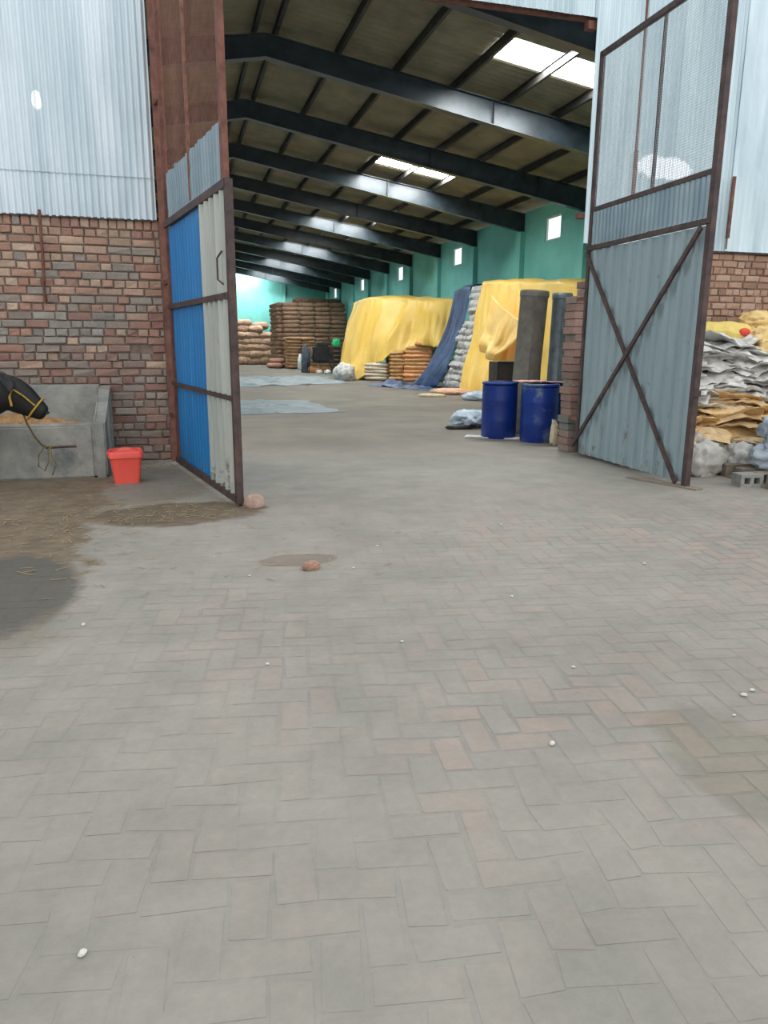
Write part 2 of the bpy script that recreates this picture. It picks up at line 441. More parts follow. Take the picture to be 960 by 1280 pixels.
# brick pier that carries the right gate
bm = BM(); lay = bm.loops.layers.float_color.new('Col')
px0, px1, py0, py1 = 5.31, 5.78, 9.38, 9.66
def pal_pier(x, z):
    if .22 < z < .45: return R.choice([(128, 128, 122), (138, 136, 128)])
    return R.choice([(168, 134, 122), (160, 126, 116), (176, 144, 130), (160, 138, 126), (154, 122, 112)])
def pier_courses(x0, x1, z0, z1):
    n = round((z1-z0)/.1); H = (z1-z0)/n
    for k in range(n):
        z = z0+k*H; cut = x0 + (x1-x0)*(.5 if k % 2 else .28)
        jx = R.gauss(0, .012)
        for a, b in ((x0+jx, cut), (cut, x1)):
            col = lin(pal_pier(a, z)); kk = R.uniform(.85, 1.1)
            vs = box(bm, a+.005, py0+R.uniform(-.012, .012), z+.006, b-.005, py1, z+H-.004)
            for fc in {fc for v in vs for fc in v.link_faces}:
                for lp in fc.loops: lp[lay] = tuple(c*kk for c in col) + (1,)
pier_courses(px0, px1, 0, 2.15); pier_courses(px0+.16, px1, 2.15, 2.35)
box(bm, px0+.03, py0+.03, 0, px1-.01, py1-.01, 2.14, mi=1)
box(bm, px0+.22, py0+.03, 2.1, px1-.01, py1-.03, 2.3, mi=1)
tag(obj('brick_pier', bm, [M['brickmat'], M['mortar']]), 'narrow rough brick pier beside the blue drums, behind the right gate', 'pier')

# ------------------------------------------------------------------ corrugated sheets
def corr(bm, x0, x1, zfn0, zfn1, y, pitch=.076, amp=.013, rows=None, fall=0, jag=.0, seg=6):
    n = int((x1-x0)/pitch*seg); rows = rows or 3
    js = {}
    def fn(i, j):
        x = x0 + (x1-x0)*i/n; z0 = zfn0(x) if callable(zfn0) else zfn0; z1 = zfn1(x) if callable(zfn1) else zfn1
        z = z0 + (z1-z0)*j/rows
        if j == 0 and jag: z += jag*math.sin(x*2*PI/pitch)*.5 + jag*nz(x*6, 3.3)
        yy = y + amp*math.sin(2*PI*x/pitch) + .002*nz(x*1.7, 0)
        return (x, yy, z)
    grid(bm, n, rows, fn)
def sheet_obj(name, parts, m, label, cat, thick=.0015, kind=None):
    bm = BM()
    for p in parts: corr(bm, *p[0], **p[1])
    o = obj(name, bm, m, smooth=True)
    md = o.modifiers.new('s', 'SOLIDIFY'); md.thickness = .002; md.use_rim = False
    return tag(o, label, cat, kind=kind)
RF = lambda x: 7.25
w1, w2 = -.87, -1.72
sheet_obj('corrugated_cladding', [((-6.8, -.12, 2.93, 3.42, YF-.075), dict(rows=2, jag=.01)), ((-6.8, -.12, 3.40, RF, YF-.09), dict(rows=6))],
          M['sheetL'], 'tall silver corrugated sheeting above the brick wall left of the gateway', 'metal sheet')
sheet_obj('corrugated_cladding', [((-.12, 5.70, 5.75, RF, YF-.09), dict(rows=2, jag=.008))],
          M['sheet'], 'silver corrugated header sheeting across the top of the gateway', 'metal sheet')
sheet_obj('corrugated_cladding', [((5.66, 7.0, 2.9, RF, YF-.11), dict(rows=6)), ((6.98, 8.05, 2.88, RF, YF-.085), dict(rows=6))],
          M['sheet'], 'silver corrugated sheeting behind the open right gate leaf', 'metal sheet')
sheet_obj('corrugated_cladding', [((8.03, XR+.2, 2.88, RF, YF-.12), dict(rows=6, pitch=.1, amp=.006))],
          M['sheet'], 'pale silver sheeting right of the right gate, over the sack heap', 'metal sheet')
# dark steel angle carrying the sheets at the foot
bm = BM(); bar(bm, (-6.8, YF+.0, 2.925), (-.12, YF+.0, 2.925), .16, .02, (0, 0, 1)); tag(obj('trim_1', bm, M['frame_dark']), kind='structure')
bm = BM(); bar(bm, (6.0, YF, 2.87), (XR, YF, 2.87), .16, .03); tag(obj('trim_2', bm, M['frame_dark']), kind='structure')
bm = BM(); bar(bm, (-.06, YF+.08, 5.80), (5.72, YF+.08, 5.80), .1, .08); tag(obj('trim_3', bm, M['rust']), kind='structure')
bm = BM(); box(bm, 5.56, YF-.06, 5.62, 5.70, YF+.05, 5.72); box(bm, 5.60, YF-.06, 3.24, 5.72, YF+.05, 3.31); tag(obj('trim_4', bm, M['rust']), kind='structure')
# brown post at the left jamb
bm = BM(); bar(bm, (-.045, YF-.15, 0), (-.045, YF-.15, 6.2), .1, .1); tag(obj('gate_post', bm, M['rust']), 'rust brown steel post between the brick wall and the blue gate', 'post')

# rusty rods
bm = BM(); tube(bm, [(-1.42, 9.87, 2.98), (-1.43, 9.88, 2.4), (-1.455, 9.90, 1.93)], .018, 8); bar(bm, (-1.44, 9.9, 2.93), (-1.44, 10.0, 2.93), .02)
bm2 = obj('rusty_bar', bm, M['rust']); tag(bm2, 'rusty bar hanging down the left brick wall', 'bar')
bm = BM(); bar(bm, (7.98, 9.8, 2.9), (7.98, 9.8, 3.05), .016); bar(bm, (7.98, 9.79, 3.05), (7.99, 9.79, 3.9), .045, .03)
tag(obj('rusty_bar', bm, M['rust']), 'rusty flat bar fixed to the pale sheeting right of the mesh gate', 'bar')
bm = BM(); bar(bm, (6.38, 9.87, 3.55), (6.38, 9.87, 6.4), .025, .02); bar(bm, (6.38, 9.86, 3.42), (6.38, 9.86, 4.15), .05, .03)
tag(obj('rusty_bar', bm, M['rust']), 'long rusty upright bar seen through the mesh of the right gate', 'bar')

# ------------------------------------------------------------------ gates (local x along the leaf, y = thickness, origin at the hinge foot)
def sheet_local(x0, x1, z0, z1, m, name, parent, pitch=.2, kind='trap', y=0, amp=.02, jag=0):
    bm = BM(); xs = []; x = x0
    if kind == 'trap':
        while x < x1:
            for d, h in ((0, 0), (.62, 0), (.70, 1), (.90, 1), (.98, 0)):
                if x+d*pitch <= x1: xs.append((x+d*pitch, h))
            x += pitch
        xs.append((x1, 0))
    else:
        n = int((x1-x0)/pitch*6); xs = [(x0+(x1-x0)*i/n, .5+.5*math.sin(2*PI*i/6)) for i in range(n+1)]
    nr = 6
    grid(bm, len(xs)-1, nr, lambda i, j: (xs[i][0], y - xs[i][1]*amp + .008*nz(xs[i][0]*1.1, j*.7, z0),
         z0+(z1-z0)*j/nr + (jag*nz(xs[i][0]*9, j) if j in (0, nr) else 0)))
    o = obj(name, bm, m, parent, smooth=(kind != 'trap'))
    md = o.modifiers.new('s', 'SOLIDIFY'); md.thickness = .002; md.use_rim = False
    return o

def wire_mesh(x0, x1, z0, z1, y, pitch, d, m, parent, sag=.02):
    bm = BM()
    fy = lambda x, z: y + sag*nz(x*1.3, z*1.1, 4)
    n = int((x1-x0)/pitch)
    for i in range(n+1):
        x = x0 + (x1-x0)*i/n; pts = [(x, fy(x, z0+(z1-z0)*k/5), z0+(z1-z0)*k/5) for k in range(6)]
        tube(bm, pts, d/2, 3, False)
    n2 = int((z1-z0)/pitch)
    for i in range(n2+1):
        z = z0 + (z1-z0)*i/n2; pts = [(x0+(x1-x0)*k/5, fy(x0+(x1-x0)*k/5, z), z) for k in range(6)]
        tube(bm, pts, d/2, 3, False)
    return obj('wire_mesh', bm, m, parent)

def leaf(hinge, free, label):
    a, b = Vector(hinge), Vector(free); d = b-a
    return thing('gate_leaf', label, 'gate', (a.x, a.y, 0), math.atan2(d.y, d.x), 'gate leaves of the entrance'), d.length

# left: seen face is local +y or -y? leaf runs towards the camera, the seen side is world -X
gl, L = leaf((-.0, 9.50, 0), (.525, 6.86, 0), 'left gate leaf with blue and chipped white sheets under rusty mesh')
# local x -> direction (0.2,-1); local y = rotate +90 -> (+1, .2) i.e. world +X ; so seen side = local -y
def fr(pts, w, h, m, name, parent):
    bm = BM()
    for p, q in pts: bar(bm, p, q, w, h, (0, 1, 0) if abs(p[0]-q[0]) < .01 else (0, 0, 1))
    return obj(name, bm, m, parent)
sheet_local(.06, 1.66, .06, 2.78, M['gate_blue'], 'blue_sheet', gl, .14, amp=.006)
bl = gl.children[-1]; bl['label'] = 'faded blue painted sheet'
wh = sheet_local(1.62, L-.05, .06, 2.78, M['gate_white'], 'white_sheet', gl, .19, amp=.035, y=-.006); wh['label'] = 'chipped white ribbed sheet'
sheet_local(.06, L-.1, 2.86, 3.36, M['gate_band'], 'upper_sheet', gl, .11, amp=.008, jag=.03)
wire_mesh(.08, L-.16, 3.30, 5.34, .012, .024, .0034, M['mesh_rust'], gl)
fr([((.03, 0, .04), (.03, 0, 5.4))], .06, .06, M['rust'], 'hinge_stile', gl)
fr([((L, -.01, .03), (L, -.01, 2.85))], .065, .065, M['frame_dark'], 'end_stile', gl)
fr([((L-.12, 0, 2.84), (L-.12, 0, 5.4))], .10, .05, M['rust'], 'upper_stile', gl)
fr([((1.25, 0, 2.9), (1.25, 0, 5.4))], .03, .03, M['mesh_rust'], 'mid_stile', gl)
for z, w in ((.07, .07), (1.0, .045), (1.9, .055), (2.82, .07)):
    fr([((.0, -.03, z), (L, -.03, z))], .035, w, M['frame_dark'], 'rail', gl)
fr([((.0, 0, 5.37), (L-.08, 0, 5.37))], .05, .05, M['rust'], 'top_rail', gl)
bm = BM(); tube(bm, [(L-.13, -.05, 2.0), (L-.17, -.085, 2.04), (L-.17, -.085, 2.22), (L-.13, -.05, 2.28)], .009, 6); obj('handle', bm, M['frame_dark'], gl)
for z in (.6, 2.2, 4.2):
    bm = BM(); tube(bm, [(-.02, 0, z-.07), (-.02, 0, z+.07)], .022, 8); bar(bm, (-.36, 0, z), (.02, 0, z), .04, .05); obj('hinge', bm, M['rust'], gl)
bm = BM(); bar(bm, (L-.02, 0, 0), (L-.02, 0, .06), .03); obj('foot', bm, M['frame_dark'], gl)

gr, L = leaf((5.30, 9.10, 0), (5.25, 6.68, 0), 'right gate leaf of grey sheet with crossed braces under wire mesh')
sheet_local(.05, L-.04, .05, 2.68, M['gate_grey'], 'lower_sheet', gr, .2, amp=.034, jag=.01)
sheet_local(.05, L-.04, 2.76, 3.18, M['gate_band'], 'upper_sheet', gr, .085, 'sin', amp=.012)
wire_mesh(.06, L-.05, 3.2, 4.98, .0, .027, .0040, M['mesh_zinc'], gr, .015)
fr([((.025, 0, .06), (.025, 0, 5.02))], .06, .05, M['frame_dark'], 'hinge_stile', gr)
fr([((L-.02, 0, .0), (L-.02, 0, 5.02))], .075, .06, M['frame_dark'], 'end_stile', gr)
fr([((1.29, 0.02, 2.74), (1.29, 0.02, 5.0))], .03, .03, M['frame_dark'], 'mid_stile', gr)
fr([((0, -.02, 2.72), (L, -.02, 2.72))], .05, .055, M['frame_dark'], 'rail', gr)
fr([((0, 0, 3.19), (L, 0, 3.19))], .04, .05, M['frame_dark'], 'rail', gr)
fr([((0, 0, 5.0), (L, 0, 5.0))], .05, .06, M['frame_dark'], 'top_rail', gr)
fr([((0, .02, .07), (L, .02, .07))], .03, .04, M['frame_dark'], 'rail', gr)
for p, q in (((.03, -.055, 2.66), (L-.12, -.055, .04)), ((.02, -.075, .14), (L-.07, -.075, 2.66))):
    bm = BM(); bar(bm, p, q, .03, .05); obj('brace', bm, M['frame_dark'], gr)
for z in (.5, 2.1):
    bm = BM(); tube(bm, [(-.02, 0, z-.07), (-.02, 0, z+.07)], .022, 8); bar(bm, (-.02, 0, z), (-.30, .03, z), .03, .05); obj('hinge', bm, M['rust'], gr)
bm = BM(); box(bm, L-.0, -.04, .98, L+.05, .03, 1.04); obj('latch', bm, M['frame_dark'], gr)

# ------------------------------------------------------------------ warehouse shell
# right wall with window openings, pilasters
WY = [12.45+7.44*k for k in range(6)]; wz0, wz1, ww = 4.36, 5.0, .9
bm = BM()
ys = [YF+.2]
for y in WY: ys += [y-ww/2, y+ww/2]
ys.append(YB)
for k in range(len(ys)-1):
    if k % 2 == 0: box(bm, XR, ys[k], 0, XR+.10, ys[k+1], 5.35)
    else:
        box(bm, XR, ys[k], 0, XR+.10, ys[k+1], wz0); box(bm, XR, ys[k], wz1, XR+.10, ys[k+1], 5.35)
for y in RY: box(bm, XR-.16, y-.17, 0, XR, y+.17, 4.8)
tag(obj('wall_right', bm, M['teal']), kind='structure')
bm = BM(); box(bm, XL-.23, YF+.2, 0, XL, YB, 5.35)
for y in RY: box(bm, XL, y-.17, 0, XL+.16, y+.17, 4.8)
tag(obj('wall_left', bm, M['teal']), kind='structure')
bm = BM()
vs = [(XL-.23, 0), (XR+.23, 0), (XR+.23, zroof(XR)), (XM, zroof(XM)), (XL-.23, zroof(XL))]
a = [bm.verts.new((x, YB, z)) for x, z in vs]; b = [bm.verts.new((x, YB+.23, z)) for x, z in vs]
bm.faces.new(a); bm.faces.new(b[::-1])
for k in range(5): bm.faces.new((a[k], b[k], b[(k+1) % 5], a[(k+1) % 5]))
box(bm, 7.3, YB-.1, 0, 7.6, YB, 5.9)
tag(obj('wall_back', bm, M['teal']), kind='structure')
for k, y in enumerate(WY):
    bm = BM(); x = XR+.05
    bar(bm, (x, y-ww/2, wz0+.02), (x, y+ww/2, wz0+.02), .05, .04); bar(bm, (x, y-ww/2, wz1-.02), (x, y+ww/2, wz1-.02), .05, .04)
    for yy in (y-ww/2+.02, y+ww/2-.02): bar(bm, (x, yy, wz0), (x, yy, wz1), .03, .04)
    tag(obj('window_%d' % (k+1), bm, M['white']), kind='structure')

# roof sheets with skylight openings
SKX = (5.33, 7.45); SKXL = (-3.85, -1.73)  # left-slope set is out of view, mirrored and added to light the hall
SKY = [(12.2, 13.0)] + [(12.65+7.44*k, 13.5+7.44*k) for k in range(1, 6)]
bm = BM(); ps = .0475; n = int((YB-YF)/ps)
def zoff(y): return .014*math.sin(2*PI*(y)/.19)
for xs in ((XM, SKX[0], SKX[1], XR+.5), (XM, SKXL[1], SKXL[0], XL-.5)):
    def fn(i, j): y = YF+.02 + i*ps; return (xs[j], y, zroof(xs[j]) + zoff(y))
    def skip(i, j):
        y = YF+.02 + (i+.5)*ps
        return j == 1 and any(a < y < b for a, b in SKY)
    grid(bm, n, 3, fn, skip)
ro = obj('ceiling', bm, M['tan']); tag(ro, kind='structure'); ro.modifiers.new('s', 'SOLIDIFY').thickness = .003
proto = None
ORD = ['first', 'second', 'third', 'fourth', 'fifth', 'sixth', 'seventh', 'eighth', 'ninth', 'tenth', 'eleventh', 'twelfth']
for k, (a, b) in enumerate(SKY):
    for side, (x0, x1) in (('right', SKX), ('left', SKXL)):
        bm = BM(); m = 16
        def fn(i, j):
            x = x0+(x1-x0)*j/2; y = a-.03+(b-a+.06)*i/m; return (x, y, zroof(x)+.022+.008*math.sin(2*PI*y/.19))
        grid(bm, m, 2, fn)
        o = obj('skylight', bm, M['skylight']); o.modifiers.new('s', 'SOLIDIFY').thickness = .003  # left-slope ones are added, out of view, to light the hall
        tag(o, 'bright translucent skylight sheet on the %s roof slope (left-slope set added, unseen), %s bay from the entrance' % (side, ORD[k*2]), 'skylight', 'roof skylights')
bm = BM(); grid(bm, 4, 2, lambda i, j: (3.9+j*1.0, 51.7+.2*i, zroof(3.9+j*1.0)-.03))  # extra emissive panel, added to make the glow on the end wall
tag(obj('skylight', bm, M['skylight']), 'added glowing roof sheet that lights the far end wall', 'skylight', 'roof skylights')

# rafters: I-section following the gable
def rafter():
    bm = BM()
    for s, xe in ((1, XR-.0), (-1, XL+.0)):
        n = 6
        for i in range(n):
            xa, xb = XM + (xe-XM)*i/n, XM + (xe-XM)*(i+1)/n
            dep = lambda x: .37 + .15*abs(x-XM)/8.6
            za, zb = ztop(xa), ztop(xb)
            def pr(ax, az0, az1, bx, bz0, bz1, hw):
                v = [bm.verts.new(p) for p in ((ax,-hw,az0),(bx,-hw,bz0),(bx,-hw,bz1),(ax,-hw,az1),(ax,hw,az0),(bx,hw,bz0),(bx,hw,bz1),(ax,hw,az1))]
                for q in ((0,1,2,3),(5,4,7,6),(0,4,5,1),(3,2,6,7),(0,3,7,4),(1,5,6,2)): bm.faces.new([v[t] for t in q])
            pr(xa, za-dep(xa), za, xb, zb-dep(xb), zb, .006)
            pr(xa, za-.014, za, xb, zb-.014, zb, .09)
            pr(xa, za-dep(xa), za-dep(xa)+.014, xb, zb-dep(xb), zb-dep(xb)+.014, .09)
            if i: box(bm, xb-.006, -.085, zb-dep(xb)+.02, xb+.006, .085, zb-.02) if i in (2, 4) else None
        xe2 = xe - s*.012
        box(bm, min(xe, xe2), -.09, ztop(xe)-.56, max(xe, xe2), .09, ztop(xe))
    return bm
rb = None
for k, y in enumerate(RY):
    lab = 'black steel roof rafter, %s from the entrance' % ORD[k]
    if rb is None: rb = obj('roof_rafter', rafter(), M['beam']); rb.location.y = y; tag(rb, lab, 'rafter', 'roof rafters')
    else: clone(rb, loc=(0, y, 0), label=lab)
PX = [1.98, 3.1, 4.2, 5.33, 6.4, 7.45, 8.6, 9.75]
for s, nm in ((1, 'right'), (-1, 'left')):
    for k, x0 in enumerate(PX):
        x = XM + s*(x0-XM); bm = BM(); z = ztop(x)
        for (a, b, c, d) in ((x-.03, z, x+.03, z+.006), (x-.03, z+.144, x+.03, z+.15), (x-.004, z, x+.004, z+.15)):
            box(bm, a, YF+.12, b, c, YB-.02, d)
        nxt = ['nearest the ridge', 'second below the ridge', 'third below the ridge', 'fourth below the ridge', 'fifth below the ridge', 'sixth below the ridge', 'seventh below the ridge', 'nearest the eave'][k]
        tag(obj('roof_purlin', bm, M['purlin']), 'dark steel purlin under the %s roof slope, %s' % (nm, nxt), 'purlin', 'roof purlins')
# ridge capping
bm = BM()
for s in (1, -1): 
    v = [bm.verts.new(p) for p in ((XM, YF, zroof(XM)+.03), (XM+s*.3, YF, zroof(XM)-.02), (XM+s*.3, YB, zroof(XM)-.02), (XM, YB, zroof(XM)+.03))]
    bm.faces.new(v)
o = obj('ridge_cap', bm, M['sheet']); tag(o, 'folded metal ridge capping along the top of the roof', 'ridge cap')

# ------------------------------------------------------------------ sacks
def sack_mesh(name, m, sx, sy, sz, seed, n=10, puff=1., ears=True, amp=.03):
    bm = BM(); bmesh.ops.create_cube(bm, size=2)
    bmesh.ops.subdivide_edges(bm, edges=bm.edges, cuts=n, use_grid_fill=True)
    for v in bm.verts:
        x, y, z = v.co
        ex = (max(0, 1-abs(x)**4))**.45; ey = (max(0, 1-abs(y)**4))**.4
        th = .42 + .58*ex*ey
        w = 1 - .10*(1-abs(x)**6)*(0) - .14*abs(x)**6
        px, py, pz = x, y*w*(1-.08*abs(z)), z*th
        r = 1 - .06*(abs(x)*abs(y))
        q = Vector((px*r*sx/2, py*r*sy/2, pz*sz/2))
        d = noise.noise_vector(Vector((px*sx*3, py*sy*3, pz*sz*3 + seed*7.3)))
        d2 = noise.noise_vector(Vector((px*sx*9, py*sy*9, pz*sz*9 + seed*3.1)))
        v.co = q + d*amp + d2*amp*.35
    zm = min(v.co.z for v in bm.verts)
    for v in bm.verts: v.co.z -= zm
    return obj(name, bm, m, smooth=True)

def stack(protos, cells, label, cat, group):
    """cells: (x,y,z,rz); the first of each proto is moved, others copied"""
    used = {}
    for c in cells:
        x, y, z, rz = c[:4]; p = protos[c[4]] if len(c) > 4 else R.choice(protos)
        rot = (R.gauss(0, .02), R.gauss(0, .02), rz + (PI if R.random() < .5 else 0) + R.gauss(0, .04)); sc_ = (R.uniform(.96, 1.03), R.uniform(.96, 1.04), 1)
        if p.name not in used:
            used[p.name] = 1; p.location = (x, y, z); p.rotation_euler = rot; p.scale = sc_; tag(p, label, cat, group)
        else: clone(p, (x, y, z), rot, sc_)

g = lambda s: R.gauss(0, s)
# tall brown stack against the far right: front face, left end face and top
pr = [sack_mesh('jute_sack', M['jute'], 1.08, .60, .31, s, 7) for s in (1, 2, 3)]
cells = []
for k in range(15):
    z = .255*k
    sh = .03*math.sin(k*.8)
    for i in range(4): cells.append((6.93+.96*i + sh+g(.015), 46.28+g(.03), z+g(.006), 0))
    for j in range(6): cells.append((6.60 + g(.03), 46.8+.53*j, z+g(.006), 0 if j < 0 else 0))
for i in range(3): cells.append((7.65+.97*i, 46.6, .255*15+g(.005), 0))
# the end face sacks need the layer below the top only; short end shows as the sack's narrow end
stack(pr, cells, 'brown jute sack in the tall neat stack against the far right wall', 'sack', 'sacks of the tall brown stack')
bmc = None
# rough pale pile against the back wall at the left
pr = [sack_mesh('jute_sack', M['jute_light'], 1.06, .7, .52, s, 7, amp=.05) for s in (4, 5, 6)]
cells = []
for k in range(6):
    for i in range(8):
        if k == 5 and i in (3, 7): continue
        cells.append((-.1+.86*i + (k % 2)*.3 + g(.05), 51.6 + .08*k + g(.06), .405*k+g(.01), g(.08)))
for i in range(7): cells.append((.2+.9*i+g(.1), 52.2, 2.42+.05*g(1), g(.3)))
stack(pr, cells, 'light brown sack in the untidy pile along the far back wall', 'sack', 'sacks of the pile along the back wall')
# small low brown stack
pr = [sack_mesh('jute_sack', M['jute_brown'], .9, .56, .23, s, 7) for s in (8, 9)]
cells = [(6.68+.82*i+g(.01), 43.6+.5*j, .175*k, 0) for k in range(10) for i in range(2) for j in range(2)]
stack(pr, cells, 'brown sack in the small low stack before the tall brown stack', 'sack', 'sacks of the small low stack')
# reddish slumped sacks
pr = [sack_mesh('slumped_sack', mottled('reddish_sack', (150, 108, 90), (170, 128, 110), 5, .9), .95, .6, .3, 11, 8)]
stack(pr, [(5.65, 44.4, 0, .1), (6.1, 45.3, 0, .5), (5.9, 44.8, .27, -.2)], 'reddish brown sack slumped at the foot of the tall stack', 'sack', 'slumped sacks by the tall stack')

# sacks under the first yellow tarpaulin
def Yf(x): return 30.2 - (x-7.1)*.66      # its front line
AN = math.atan2(-.66, 1)
pr = [sack_mesh('pale_sack', M['pale'], 1.0, .55, .16, s, 7, amp=.02) for s in (12, 13)]
stack(pr, [(7.98+g(.02), Yf(7.98)+.15+.5*j, .135*k, AN) for k in range(5) for j in range(2)], 'pale cream sack in the low stack under the left yellow tarpaulin', 'sack', 'pale sacks under the yellow tarpaulin')
pr = [sack_mesh('brown_sack', M['olive'], .68, .6, .19, s, 7, amp=.03) for s in (14, 15)]
stack(pr, [(8.74+g(.02), Yf(8.74)+.25+.5*j, .145*k, AN) for k in range(8) for j in range(2)], 'brownish sack in the middle stack under the left yellow tarpaulin', 'sack', 'brownish sacks under the yellow tarpaulin')
pr = [sack_mesh('orange_sack', M['orange'], 1.2, .6, .20, s, 7, amp=.02) for s in (16, 17)] + [sack_mesh('orange_sack', M['olive'], 1.2, .6, .20, 18, 7, amp=.02)]
cells = [(9.42+g(.03), Yf(9.42)+.0+.5*j, .15*k, AN, 2 if k in (4, 8) else k % 2) for k in range(9) for j in range(2)]
cells += [(9.75, Yf(9.75)-.05, 1.36, AN+.3, 0)]
stack(pr, cells, 'orange woven sack in the stack beside the trailing blue tarpaulin', 'sack', 'orange sacks under the yellow tarpaulin')
# inner sacks that carry the tarpaulin

# grey poly sacks between the blue and the second yellow tarpaulin (leaning face)
def Xf(z): return 8.74 + .46*(z/3.2)
pr = [sack_mesh('grey_sack', M['grey'], .86, .6, .29, s, 8, amp=.045) for s in (20, 21, 22)]
cells = []
for k in range(15):
    for j in range(3 if k < 4 else 2 if k < 10 else 1): cells.append((Xf(.21*k)+.30+g(.03), 22.44+.72*j+g(.04), .212*k+g(.01), PI/2+g(.12)))
stack(pr, cells, 'grey woven plastic sack in the leaning column between blue and yellow covers', 'sack', 'grey sacks of the leaning column')

# ------------------------------------------------------------------ draped covers
def resample(path, n):
    path = [Vector(p) for p in path]; d = [0]
    for a, b in zip(path, path[1:]): d.append(d[-1] + (b-a).length)
    out = []
    for i in range(n+1):
        s = d[-1]*i/n
        for k in range(len(path)-1):
            if s <= d[k+1]+1e-9: break
        t = (s-d[k])/max(1e-6, d[k+1]-d[k]); out.append(path[k].lerp(path[k+1], t))
    return out, d[-1]

def drape(name, foot, shoulder, top, zfoot, m, label, cat, nu=150, nv=26, fold=.07, ff=3.2, seed=0, hem=.0, pw=1.):
    """foot, shoulder, top: paths of equal meaning (x,y[,z]); the cloth falls top > shoulder > foot"""
    F_, Lf = resample(foot, nu); S_, _ = resample(shoulder, nu); T_, _ = resample(top, nu)
    bm = BM(); nt = 7
    def fn(i, j):
        t = i/nu; s = t*Lf
        if j <= nt:
            q = j/nt; p = T_[i].lerp(S_[i], q); p.z += .06*nz(p.x*1.2, p.y*1.2, seed) - .10*q**6
        else:
            q = (j-nt)/(nv-nt); a = S_[i].copy(); a.z -= .10; b = F_[i].copy(); b.z = zfoot(t)
            full = F_[i].copy(); zz = a.z + (b.z-a.z)*q
            k = (a.z-zz)/max(.01, a.z); p = a.lerp(full, k**pw); p.z = zz
            out = (F_[i]-S_[i]); out.z = 0
            out = out.normalized() if out.length > 1e-4 else Vector((0, -1, 0))
            bulge = .10*math.sin(min(1, q*3)*PI/2)
            fo = nz(s*ff, seed*3.1, q*1.1)*fold*(.25+q) + nz(s*ff*2.7, seed, q*2.5)*fold*.45*(.2+q) + .05*nz(s*1.1, q*3., seed+5)
            p += out*(bulge*.6+fo)
            if q > .85: p += out*hem*(q-.85)/.15
        return p
    grid(bm, nu, nv, fn)
    o = obj(name, bm, m, smooth=True); o.modifiers.new('s', 'SOLIDIFY').thickness = .006
    return tag(o, label, cat)
def interp(pts):
    def f_(t):
        for (a, va), (b, vb) in zip(pts, pts[1:]):
            if t <= b: return va + (vb-va)*(t-a)/(b-a)
        return pts[-1][1]
    return f_
z1 = interp([(0, .02), (.40, .02), (.44, .0), (.47, .35), (.49, .62), (.58, .80), (.60, 1.05), (.66, 1.2), (.78, 1.42), (1., 1.3)])
z1b = lambda t: z1(t) + (.05*nz(t*60, 1) if t > .5 else 0)
drape('yellow_tarpaulin', [(7.25, 33.6, 0), (6.95, 30.4, 0), (7.25, 29.9, 0), (9.2, 28.6, 0), (10.1, 26.6, 0)],
      [(7.9, 33.6, 3.35), (7.75, 31.1, 3.40), (8.0, 30.7, 3.40), (9.5, 29.3, 3.3), (10.18, 26.9, 3.18)],
      [(9.2, 33.6, 3.45), (9.2, 31.8, 3.5), (9.25, 31.6, 3.5), (10.0, 30.6, 3.4), (10.19, 29.6, 3.3)], z1b, M['ytarp'],
      'yellow tarpaulin draped over the farther pile, its torn hem showing sacks', 'tarpaulin', 230, 44, .42, 1.15, 1)
z2 = interp([(0, .02), (1, .02)])
drape('yellow_tarpaulin', [(8.66, 22.0, 0), (8.74, 20.6, 0), (8.8, 16.4, 0), (9.1, 15.6, 0), (10.15, 15.5, 0)],
      [(9.22, 22.0, 3.42), (9.20, 20.8, 3.38), (9.15, 17.0, 3.08), (9.35, 16.3, 3.02), (10.15, 16.2, 3.0)],
      [(10.18, 23.6, 3.40), (10.18, 21.6, 3.36), (10.18, 18.6, 3.15), (10.18, 17.6, 3.12), (10.18, 17.2, 3.1)], z2, M['ytarp'],
      'yellow tarpaulin draped over the nearer pile behind the blue drums', 'tarpaulin', 240, 44, .26, 1.4, 2)
# loose gathered flap hanging on the nearer pile
bm = BM()
T0, T1, B0, B1 = Vector((8.72, 20.05, 2.86)), Vector((8.62, 17.3, 1.98)), Vector((8.52, 19.95, 1.30)), Vector((8.50, 18.75, 1.12))
def fn(i, j):
    u_, v_ = i/40, j/30
    a = T0.lerp(T1, u_); b = B0.lerp(B1, u_); a.z -= .12*math.sin(u_*PI)
    p = a.lerp(b, v_); p.z -= .14*math.sin(u_*PI)*v_
    pleat = (.07*math.sin(u_*13 + 2.5*v_) + .10*nz(u_*4.2, v_*1.4, 9) + .06*nz(u_*11, v_*2.2, 3))*(.3+v_)
    pouch = .20*math.exp(-((v_-.86)/.14)**2)
    p.x -= .04 + .6*pouch + .8*pleat
    p.y += .10*nz(v_*4, u_*3, 7)
    return p
grid(bm, 40, 30, fn)
o = obj('tarpaulin_flap', bm, mottled('apricot_tarpaulin', (244, 190, 96), (250, 210, 130), 1.2, .5, bs=.4, bd=.02), smooth=True); o.modifiers.new('s', 'SOLIDIFY').thickness = .006
tag(o, 'loose orange-yellow cover gathered in folds on the nearer yellow pile', 'tarpaulin')

